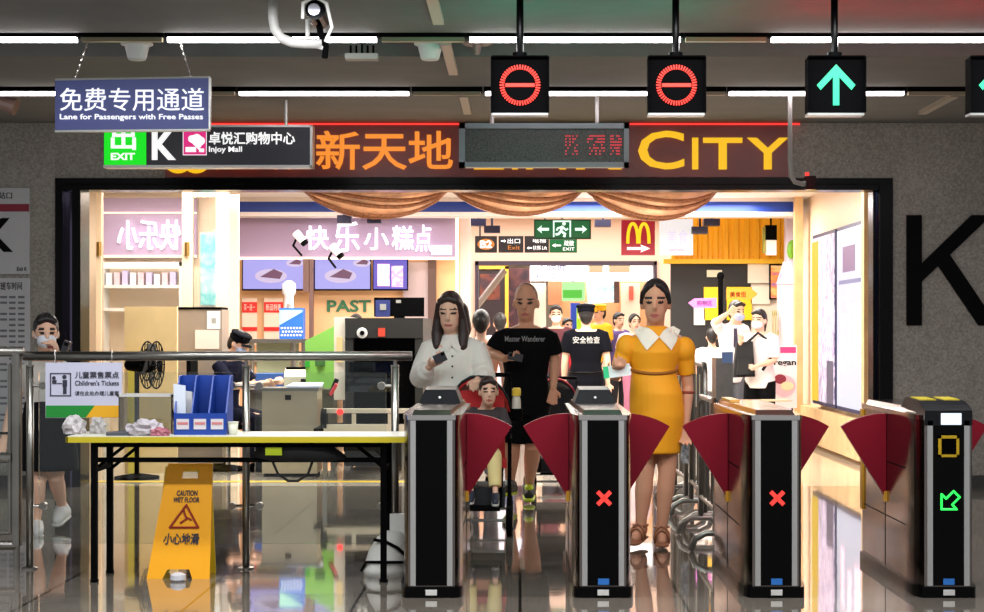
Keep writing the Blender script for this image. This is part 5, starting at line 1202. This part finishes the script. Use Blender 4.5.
# woman in the yellow dress
B, q = loc_fn(655, 10.5); H = 1.62; J = stand(H)
J.update(head=q(655.5, 302.5, -.02), neck=q(655, 332), shl=q(630, 342), shr=q(683, 342), ell=q(615, 377, -.05), wrl=q(615, 371, -.29), elr=q(688, 386, .02), wrr=q(686, 424, -.03),
         hipl=q(645, 415), hipr=q(667, 415), knl=q(645, 476, -.02), anl=q(640.5, 528, .0), tol=q(635, 539, -.14), knr=q(667, 474, -.02), anr=q(661.5, 530, .0), tor=q(662, 541, -.15),
         handl=(.7, -1, Vector((.15, -.75, .25)), (0, .3, 1)))
f = Fig('woman in a yellow dress with a wide white collar, holding a phone', B, J, H, .0075, 1.2, -.14, .12, SKIN2)
YDR = mat('dress_yellow', (240, 160, 8), .7)
def puffs(mb):
    for sd in 'lr':
        sh, el = J['sh'+sd], J['el'+sd]; mb.ell(lerp(sh, el, .22)+Vector((0, -.01, .01)), (.07, .075, .085)); mb.tube([lerp(sh, el, .3), lerp(sh, el, .75)], [.066, .05], 14)
mb = MB()
rows = [(q(656, 453), .152, .14), (q(656.5, 440), .158, .145), (q(657, 415), .17, .165), (q(656, 393), .164, .165), (q(654, 376), .142, .14), (q(654, 369), .139, .132), (q(655, 352), .168, .152), (q(656, 341), .17, .13), (q(656, 333), .12, .085), (q(655.5, 326), .066, .064)]
mb.loft(rows, 26); puffs(mb); dress = f.add('dress', mb, YDR)
f.raw('waist_seam', MB().tube([q(654, 371.5)+Vector((math.cos(a)*.141, math.sin(a)*.137, .01*math.cos(2*a))) for a in [2*math.pi*i/24 for i in range(25)]], .011, 8), mat('seam_brown', (150, 92, 10), .7), parent=dress)
bvh = BVHTree.FromPolygons([v.co for v in dress.data.vertices], [p.vertices[:] for p in dress.data.polygons])
def drape(name, poly, m, parent, th=.006, n=14):
    """cloth shape laid on the front of the dress: polygon given in (x, z)"""
    bm = bmesh.new(); vs = [bm.verts.new((a[0], 0, a[1])) for a in poly]; fc = bm.faces.new(vs); bmesh.ops.triangulate(bm, faces=[fc])
    bmesh.ops.subdivide_edges(bm, edges=bm.edges[:], cuts=5, use_grid_fill=True); bmesh.ops.triangulate(bm, faces=bm.faces[:])
    for v in bm.verts:
        h = bvh.ray_cast(Vector((v.co.x, -2, v.co.z)), Vector((0, 1, 0))); v.co.y = (h[0].y if h[0] else -.02)-.012
    r = bmesh.ops.extrude_face_region(bm, geom=bm.faces[:]); [setattr(e.co, 'y', e.co.y+th) for e in r['geom'] if isinstance(e, bmesh.types.BMVert)]
    m_ = MB(); m_.bm.free(); m_.bm = bm; return m_.build(name, m, parent, local=True, smooth=False)
z2 = lambda *p: [(q(a, b).x, q(a, b).z) for a, b in p]
COLLAR = mat('collar_white', (236, 228, 214), .7)
drape('collar', z2((657.5, 337), (645, 350), (639, 341), (633, 330), (640, 326), (648, 328), (652, 331)), COLLAR, dress); drape('collar', z2((657.5, 337), (662, 331), (666, 328), (673, 326), (680, 330), (675, 341), (669.5, 350)), COLLAR, dress)
f.hair('bun'); f.shoes(mat('sandal_brown', (150, 96, 66), .5), sandal=True)
f.raw('bracelet', MB().tube([lerp(J['elr'], J['wrr'], .16)+Vector((math.cos(a)*.037, math.sin(a)*.037, 0)) for a in [2*math.pi*i/16 for i in range(17)]], .009, 6), mat('bracelet_red', (150, 60, 40), .5))
Yp = 10.5-.36; c0 = V(617, 371, Yp)
t = thing('smartphone', 'white and green phone held by the woman in yellow', 'phone', c0)
R3 = Matrix.Rotation(math.radians(-8), 3, 'Y'); bxp = lambda x0, x1, z0, z1, y0, y1: MB().hexa([c0+R3 @ Vector(p) for p in ((x0, y0, z0), (x1, y0, z0), (x1, y1, z0), (x0, y1, z0), (x0, y0, z1), (x1, y0, z1), (x1, y1, z1), (x0, y1, z1))])
part('phone_case', bxp(-.078, .08, -.036, .036, 0, .012), mat('case_white', (232, 238, 234), .35), t); part('green_end', bxp(-.081, -.05, -.0365, .0365, -.003, .013), mat('case_mint', (60, 206, 140), .4), t)

# woman in the white blouse pushing the stroller
B, q = loc_fn(453, 11.75); H = 1.62; J = stand(H)
J.update(head=q(450, 312.5, -.05), neck=q(452, 338), shl=q(431, 349), shr=q(476, 349), ell=q(421, 377, -.08), wrl=q(430, 366, -.26), elr=q(484, 377, -.06), wrr=q(477, 380, -.26),
         handl=(.8, -1, Vector((.6, -.5, .35)), (-.2, .3, 1)), handr=(1.0, 1, Vector((-.1, -.9, -.1)), (0, 0, -1)))
f = Fig('woman in a loose white blouse with long dark hair, looking at her phone', B, J, H, .0075, 1.2, -.12, .2, SKIN)
BL = mat('blouse_white', (226, 222, 214), .75)
mb = MB(); mb.loft([(q(453, 425), .2, .15), (q(453, 400), .195, .145), (q(453, 375), .18, .13), (q(453, 355), .178, .12), (q(453, 345), .16, .09), (q(452, 338), .085, .07), (q(452, 334), .06, .06)], 24)
for sd in 'lr':
    sh, el, wr = J['sh'+sd], J['el'+sd], J['wr'+sd]; mb.tube([lerp(sh, J['neck'], .4), sh, lerp(sh, el, .6), el, lerp(el, wr, .55), lerp(el, wr, .7)], [.06, .078, .085, .082, .066, .046], 14, cap=True)
o = f.add('blouse', mb, BL)
bvh = BVHTree.FromPolygons([v.co for v in o.data.vertices], [p.vertices[:] for p in o.data.polygons])
drape('collar', z2((452, 346), (446, 352), (442, 344), (446, 338), (450, 341)), BL, o); drape('collar', z2((452.5, 346), (454, 341), (459, 338), (463, 344), (459, 352)), BL, o)
bt = MB()
for py in (347, 356, 366, 377, 389):
    h = bvh.ray_cast(Vector((q(453, py).x, -2, q(453, py).z)), Vector((0, 1, 0))); bt.ell(h[0], (.008, .005, .008), u=8, v=6)
f.raw('buttons', bt, mat('button_dark', (70, 60, 56), .4), parent=o)
f.hair('long', BROWN_HAIR); f.pants(mat('trousers_pale', (150, 150, 150), .8)); f.shoes(WHITE)
Yp = 11.75-.37; c0 = V(440, 358, Yp)
t = thing('smartphone', 'dark phone held by the woman in the white blouse', 'phone', c0); R3 = Matrix.Rotation(math.radians(-24), 3, 'Y')
part('phone_case', bxp(-.042, .042, -.032, .032, 0, .012), mat('phone_dark', (46, 42, 48), .3), t); part('camera_bump', bxp(.015, .04, .008, .032, -.005, .002), BLACK, t)

# bald man in black
B, q = loc_fn(525, 12.75); H = 1.69; J = stand(H)
J.update(head=q(526, 302.5, -.03), neck=q(526, 325), shl=q(501, 337), shr=q(550, 337), ell=q(493, 354, .0), wrl=q(505, 359, -.22), elr=q(555, 361, .02), wrr=q(553, 388, -.04),
         hipl=q(517, 405), hipr=q(535, 405), knl=q(512, 446, .0), anl=q(510, 482, .15), tol=q(507, 490, .0), knr=q(533, 447, -.02), anr=q(529, 485, .38), tor=q(529, 495.5, .28),
         handl=(.8, -1, Vector((.7, -.6, .05)), (-.2, .2, 1)))
f = Fig('man with a shaved head in black t-shirt and shorts, holding a phone', B, J, H, .0075, 1.2, -.1, .18, SKIN2, 1.08)
BKC = mat('cloth_black', (10, 10, 12), .9, spec=.1)
o = f.shirt(BKC, .72, .018, -.14, 't_shirt', .037, 1.12)
f.print_on(o, 'Master Wanderer', q(505, 0).x, q(545, 0).x, q(0, 341.5).z, q(0, 336).z, mat('print_grey_white', (176, 176, 176), .6))
f.pants(BKC, .46, .016, 'shorts', 1.15); f.hair('buzz', mat('stubble', (120, 88, 74), .6)); f.shoes(mat('shoe_black', (30, 32, 24), .6), mat('sole_lime', (190, 214, 30), .5))
f.raw('sock', MB().tube([J['anr']+Vector((0, 0, .0)), J['anr']+Vector((0, 0, .06))], .043, 12), BLACKM)
s_ = J['anr']; f.raw('shoe_panel', MB().ell(lerp(J['anr'], J['tor'], .45)+Vector((0, -.02, .012)), (.036, .06, .036)), MATS['sole_lime'])
Yp = 12.75-.32; c0 = V(516, 357.5, Yp)
t = thing('smartphone', 'black phone in the hand of the man in black', 'phone', c0); R3 = Matrix.Rotation(math.radians(12), 3, 'Y')
part('phone_case', bxp(-.06, .05, -.025, .03, 0, .012), MATS['phone_dark'], t); part('camera_bump', bxp(-.05, -.03, .0, .022, -.005, .002), BLACK, t)

# guard with cap, seen from behind
H = 1.6; J = stand(H, 0, .03)
f = Fig('guard in black uniform and cap seen from behind', Vector((X(586, 17.6), 17.6, 0)), J, H, .011, 1.08, 0, 0, SKIN, 1.08, math.pi)
UNI = mat('uniform_black', (10, 11, 18), .9, spec=.1)
o = f.shirt(UNI, .7, .02, -.14, 'uniform_shirt', .038, 1.15); f.pants(UNI); f.hair('short'); f.cap(UNI); f.shoes(BLACKM)
f.print_on(o, '安全检查', -.14, .14, .745*H, .79*H, WHITE, front=False); f.raw('belt', MB().tube([Vector((math.cos(a)*.165, math.sin(a)*.125, .555*H)) for a in [2*math.pi*i/24 for i in range(25)]], .02, 8), BLACK)

# woman at the left walking behind the side gate
B, q = loc_fn(47, 11.1); H = 1.5; J = stand(H)
J.update(head=q(46, 333, -.03), neck=q(47, 358), shl=q(29, 368), shr=q(65, 368), ell=q(13, 404, .05), wrl=q(4, 438, -.05), elr=q(70, 394, -.1), wrr=q(58, 357, -.24),
         hipl=q(37, 437), hipr=q(56, 437), knl=q(38, 483, -.05), anl=q(36, 522, .0), tol=q(38, 532, -.1), knr=q(56, 478, .0), anr=q(62, 506, .25), tor=q(58, 520, .16),
         handr=(.8, 1, Vector((-.35, -.2, .8)), (-.6, -.3, -.2)))
f = Fig('masked woman in white top and black skirt walking behind the side gate', B, J, H, .009, 1.16, .35, .1, SKIN)
f.shirt(mat('top_white', (206, 200, 192), .8), .6, .016, 0, 'top', .036, 1.1); f.skirt(mat('skirt_black', (12, 12, 16), .9, spec=.1), [(q(48, 470), .2, .16), (q(48, 450), .19, .155), (q(47, 420), .165, .13), (q(47, 400), .14, .11)])
f.hair('pony'); f.mask(); f.shoes(mat('shoe_white', (206, 206, 206), .5), mat('sole_grey', (170, 170, 166), .5))
f.raw('wristband', MB().tube([lerp(J['ell'], J['wrl'], .85)+Vector((math.cos(a)*.03, math.sin(a)*.03, 0)) for a in [2*math.pi*i/14 for i in range(15)]], .008, 6), BLACKM)
c0 = V(64, 350, 10.83); t = thing('smartphone', 'dark phone against the ear of the masked woman at left', 'phone', c0); R3 = Matrix.Rotation(math.radians(20), 3, 'Y')
part('phone_case', bxp(-.02, .02, -.05, .06, 0, .05), MATS['phone_dark'], t); part('camera_bump', bxp(-.012, .012, .03, .05, -.005, .002), BLACK, t)

# seated guard at the desk (facing right)
Y = 16.15; B = Vector((X(228, Y), Y, 0)); H = 1.62; J = stand(H)
S = lambda x, y, z: Vector((x, y, z))
J.update(head=S(.0, -.12, 1.2), neck=S(0, -.03, 1.06), shl=S(-.18, 0, 1.0), shr=S(.18, 0, 1.0), ell=S(-.22, -.18, .8), wrl=S(-.12, -.42, .83), elr=S(.22, -.16, .8), wrr=S(.1, -.42, .84),
         hipl=S(-.09, .05, .52), hipr=S(.09, .05, .52), knl=S(-.1, -.38, .5), knr=S(.1, -.38, .5), anl=S(-.1, -.36, .08), anr=S(.1, -.36, .08), tol=S(-.1, -.52, .03), tor=S(.1, -.52, .03))
f = Fig('seated guard in dark uniform, cap and mask at the steel bin', B, J, H, .01, 1.05, 0, .45, SKIN, 1.0, math.radians(68))
UN2 = mat('uniform_navy', (14, 16, 32), .9, spec=.1)
f.shirt(UN2, .8, .016, -.14, 'uniform_shirt', .037, 1.1); f.pants(UN2); f.hair('short'); f.cap(MATS['uniform_black']); f.mask(mat('mask_blue', (180, 196, 230), .6)); f.shoes(BLACKM)
sp = lerp(J['shr'], J['elr'], .5); f.raw('arm_badge', MB().ell(sp+Vector((.05, -.01, 0)), (.02, .04, .05)), mat('badge_pale', (160, 170, 190), .5))
t = thing('office_chair', 'black stool chair under the seated guard', 'chair', B)
part('seat', MB().lathe(B+Vector((0, 0, .39)), [(.2, 0), (.22, .02), (.22, .04), (.18, .055)], 20), BLACKM, t); part('post', MB().tube([B+Vector((0, 0, .04)), B+Vector((0, 0, .4))], .025), CHROME, t); part('base', MB().lathe(B, [(.22, 0), (.22, .02), (.04, .05)], 20), BLACKM, t)
part('backrest', MB().tube([B+Vector((-.3, .0, .42)), B+Vector((-.34, 0, .6)), B+Vector((-.34, .0, 1.02))], .02).box(B+Vector((-.36, -.18, .7)), B+Vector((-.32, .18, 1.12))), BLACKM, t)

# masked man and girl with backpack by the stall
Y = 19.2; B, q = loc_fn(732, Y); H = 1.64; J = stand(H)
J.update(head=q(737, 312, -.03), neck=q(734, 323), shl=q(719, 329), shr=q(744, 328), ell=q(716, 322, -.15), wrl=q(728, 313, -.25), elr=q(749, 343), wrr=q(748, 362, -.1))
f = Fig('masked man in white shirt and dark tie raising his hand to his face', B, J, H, .011, 1.1, .5, .1, SKIN)
o = f.shirt(mat('shirt_white', (226, 218, 220), .75), .95, .016, -.14, 'shirt', .036, 1.1); f.pants(mat('trousers_grey', (84, 86, 94), .8)); f.hair('short'); f.mask(mat('mask_blue', (180, 196, 230), .6)); f.shoes(BLACKM)
bvh = BVHTree.FromPolygons([v.co for v in o.data.vertices], [p.vertices[:] for p in o.data.polygons]); z2 = lambda *p: [(q(a, b).x, q(a, b).z) for a, b in p]
drape('necktie', z2((732.5, 325), (735.5, 325), (736.5, 346), (734, 349), (732, 346)), mat('tie_dark', (44, 36, 64), .6), f.root)
Y = 18.4; B, q = loc_fn(760, Y); H = 1.55; J = stand(H, .12, 0)
J.update(ell=Vector((-.2, -.12, 1.02)), wrl=Vector((-.1, -.26, 1.2)), elr=Vector((.19, -.05, 1.0)), wrr=Vector((.1, -.25, .95)))
f = Fig('girl in white shirt and black trousers with a black backpack', B, J, H, .011, 1.08, 0, .05, SKIN, 1.05, math.radians(-35))
f.shirt(mat('shirt_pink_white', (236, 224, 222), .75), .9, .018, -.14, 'shirt', .037, 1.15); f.pants(BKC); f.hair('pony'); f.mask(); f.shoes(BLACKM)
hd = Vector((0, -.16, 1.02)); t = thing('backpack', 'black backpack worn by the girl in white shirt', 'backpack', B+Vector((-.17, -.08, .82)))
hb = B+Vector((-.2, -.1, 1.02))
me = MB().hexa([hb+Vector(p) for p in ((-.11, -.08, -.2), (.12, -.1, -.19), (.12, .06, -.19), (-.11, .08, -.2), (-.07, -.05, .17), (.1, -.06, .19), (.1, .05, .19), (-.07, .06, .17))]); part('pouch', me, mat('bag_black', (20, 20, 22), .8), t, bevel=.045)
part('front_pocket', MB().hexa([hb+Vector(p) for p in ((-.08, -.14, -.17), (.09, -.15, -.16), (.09, -.08, -.16), (-.08, -.07, -.17), (-.06, -.12, -.0), (.08, -.12, .01), (.08, -.06, .01), (-.06, -.05, -.0))]), MATS['bag_black'], t, bevel=.02)
part('strap', MB().tube([hb+Vector((.04, -.02, .17)), hb+Vector((.16, -.03, .28)), hb+Vector((.27, -.02, .2)), hb+Vector((.3, -.06, .02)), hb+Vector((.2, -.1, -.12))], .016, 8), MATS['bag_black'], t)

# people farther back in the mall
def walker(label, px, Y, H, top, bottom, hair='short', rz=0, stride=.1, skin=SKIN, sleeve=.7, cap=None, mask=False, xt=None, bag=None):
    J = stand(H, stride, .04); f = Fig(label, Vector((X(px, Y), Y, 0)), J, H, .014, 1.08, 0, 0, skin, 1.0, rz, group='people in the food court')
    f.shirt(top, sleeve, .02, -.14, 'shirt', .038, 1.15); f.pants(bottom); f.hair(hair)
    if cap: f.cap(cap)
    if mask: f.mask()
    f.shoes(BLACKM); return f
C = lambda n, c: mat('cloth_'+n, c, .8)
walker('woman in an apricot sleeveless top right behind the white blouse', 481, 14.6, 1.5, C('apricot', (226, 170, 140)), C('grey', (120, 120, 126)), 'bun', math.pi, 0, sleeve=.3)
walker('person in pale top with a backpack left of the bald man', 500, 19.5, 1.52, C('pale_blue', (214, 216, 236)), C('denim', (60, 70, 110)), 'short', math.pi, 0)
walker('masked person in a maroon top between bald man and guard', 556, 21.5, 1.64, C('maroon', (84, 34, 44)), C('dark', (40, 38, 46)), 'short', 0, .15, mask=True)
walker('person in a bright red top left of the guard', 567, 25.0, 1.5, C('red', (214, 34, 52)), C('dark', (40, 38, 46)), 'short', .4, .1)
walker('food court worker in a yellow shirt and yellow cap', 600, 25.6, 1.72, C('yellow', (250, 196, 30)), C('dark', (40, 38, 46)), 'short', -.9, 0, cap=C('yellow', (250, 196, 30)))
walker('person in dark violet top by the food court counter', 618, 26.5, 1.6, C('violet', (90, 70, 130)), C('dark', (40, 38, 46)), 'short', .6, 0)
walker('person in pale pink top beside the head of the yellow dress woman', 634, 23.4, 1.55, C('pink', (230, 206, 212)), C('rose', (190, 120, 150)), 'bun', .3, 0)
walker('shop worker with dark hair behind the baggage scanner', 356, 18.6, 1.5, C('charcoal', (60, 56, 60)), C('dark', (40, 38, 46)), 'short', 0, 0)
walker('person in white sitting low behind the masked man', 712, 20.0, 1.35, C('chalk', (232, 228, 226)), C('grey', (120, 120, 126)), 'short', math.pi, 0)

# ---------------------------------------------------------------- strollers
def stroller(cx, Y, label, hood, lining, k=1.0):
    """pushchair facing the viewer"""
    B = Vector((cx, Y, 0)); t = thing('stroller', label, 'stroller', B); A = lambda x, y, z: B+Vector((x*k, y*k, z*k)); w = .21
    for s in (-1, 1):
        part('frame_tube', MB().tube([A(s*w, -.3, .14), A(s*w, .05, .5), A(s*w, .42, .98)], .013*k, 8).tube([A(s*w, .32, .12), A(s*w, .02, .47)], .012*k, 8), BLACKM, t)
        for yy, r in ((-.32, .095), (.32, .1)):
            wl = part('wheel', MB().lathe(A(s*w-.022*k, yy, r*1.0), [(r*.72*k, 0), (r*k, .006*k), (r*k, .038*k), (r*.72*k, .044*k)], 22, 'x'), BLACKM, t)
            part('hub', MB().lathe(A(s*w-.026*k, yy, r), [(r*.3*k, 0), (r*.74*k, .01*k), (r*.74*k, .042*k), (r*.3*k, .052*k)], 16, 'x'), PLAST, wl)
    part('push_handle', MB().tube([A(-w, .42, .98), A(-w, .46, 1.02), A(w, .46, 1.02), A(w, .42, .98)], .016*k, 10), BLACKM, t)
    part('axle', MB().tube([A(-w, -.32, .1), A(w, -.32, .1)], .01*k, 8).tube([A(-w, .32, .11), A(w, .32, .11)], .01*k, 8), PLAST, t)
    part('seat', MB().box(A(-.19, -.12, .42), A(.19, .14, .47)).hexa([A(-.18, .12, .44), A(.18, .12, .44), A(.18, .2, .44), A(-.18, .2, .44), A(-.17, .24, .92), A(.17, .24, .92), A(.17, .3, .92), A(-.17, .3, .92)]), lining, t, bevel=.02*k)
    part('bumper_bar', MB().tube([A(-w, .06, .62), A(-w, -.16, .64), A(w, -.16, .64), A(w, .06, .62)], .016*k, 8), BLACKM, t)
    part('footrest', MB().box(A(-.15, -.42, .17), A(.15, -.24, .19)).tube([A(-.15, -.26, .18), A(-.16, -.12, .42)], .012*k, 8).tube([A(.15, -.26, .18), A(.16, -.12, .42)], .012*k, 8), BLACKM, t)
    part('basket', MB().box(A(-.18, -.2, .17), A(.18, .28, .3)), mat('basket_dark', (30, 30, 34), .8), t, bevel=.02*k)
    # folding hood: curved shell with a lining
    for nm, r, m in (('hood', 1.0, hood), ('hood_lining', .94, lining)):
        mb = MB(); rings = []
        N, M = 8, 12
        vs = [[None]*(M+1) for _ in range(N+1)]; vi = [[None]*(M+1) for _ in range(N+1)]
        for i in range(N+1):
            a = math.radians(8+100*i/N)
            for j in range(M+1):
                b = math.pi*j/M
                for arr_, rr in ((vs, r), (vi, r-.04)):
                    y = .24-math.cos(math.pi-a)*-.0+(-math.cos(a)*.0)
                    dz = math.sin(b); dx = -math.cos(b)
                    p = A(dx*.235*rr, .26+.2*(-math.cos(math.pi-a))*-1*dz*rr*-1, .70+.33*dz*rr*(.55+.45*math.sin(a)))
                    arr_[i][j] = mb.bm.verts.new(p)
        for arr_ in (vs, vi):
            for i in range(N):
                for j in range(M): mb.bm.faces.new([arr_[i][j], arr_[i+1][j], arr_[i+1][j+1], arr_[i][j+1]])
        for i in range(N):
            for j in (0, M): mb.bm.faces.new([vs[i][j], vs[i+1][j], vi[i+1][j], vi[i][j]])
        for i in (0, N):
            for j in range(M): mb.bm.faces.new([vs[i][j], vs[i][j+1], vi[i][j+1], vi[i][j]])
        part(nm, mb, m, t, smooth=True)
    return t, A
HOODB = mat('hood_black', (24, 22, 26), .8); HOODR = mat('lining_red', (190, 30, 34), .75)
SX = X(478, 11.3); st, A = stroller(SX, 11.3, 'black and red stroller with a child, pushed by the woman in white', HOODB, HOODR, 1.0)
ch = part('cup_holder', MB().lathe(A(.255, .2, .72), [(.035, 0), (.04, .01), (.042, .08), (.036, .08), (.034, .01)], 16), BLACKM, st)
part('holder_arm', MB().tube([A(.21, .16, .74), A(.24, .2, .75)], .01), BLACKM, ch)
b0 = A(.255, .2, .735); t = thing('baby_bottle', 'pale bottle with a yellow lid standing in the stroller cup holder', 'bottle', b0)
part('bottle_body', MB().lathe(b0, [(.03, 0), (.031, .02), (.029, .12), (.022, .15)], 18), mat('bottle_pale', (206, 200, 186), .35), t, smooth=True); part('lid', MB().lathe(b0+Vector((0, 0, .15)), [(.03, 0), (.03, .045), (.02, .055)], 18), mat('lid_yellow', (226, 190, 60), .4), t)
# the child in it
B = Vector((SX+.03, 11.3, 0)); H = .92; J = stand(H)
J.update(head=S(.04, .04, .92), neck=S(.02, .12, .81), shl=S(-.09, .12, .785), shr=S(.12, .12, .785), ell=S(-.12, .02, .66), wrl=S(-.05, -.09, .7), elr=S(.16, .02, .66), wrr=S(.08, -.09, .7),
         hipl=S(-.05, .06, .5), hipr=S(.05, .06, .5), knl=S(-.08, -.16, .52), knr=S(.08, -.18, .5), anl=S(-.07, -.25, .28), anr=S(.09, -.27, .27), tol=S(-.07, -.34, .23), tor=S(.09, -.36, .22))
f = Fig('small child sitting in the black and red stroller', B, J, H, .008, 1.5, .1, .1, SKIN)
f.shirt(mat('child_shirt', (60, 52, 56), .8), .8, .014, -.14, 'shirt', .045, 1.1); f.pants(mat('child_trousers', (222, 202, 140), .8), .93, .012, 'trousers', 1.25); f.hair('short', BROWN_HAIR); f.shoes(mat('child_shoe', (36, 42, 60), .6), mat('sole_grey', (170, 170, 166), .5))
# second stroller behind the second gate
st2, A = stroller(X(556, 14.2), 14.2, 'second red and black stroller behind the man in black', mat('hood_red', (170, 34, 50), .8), HOODB, .9)
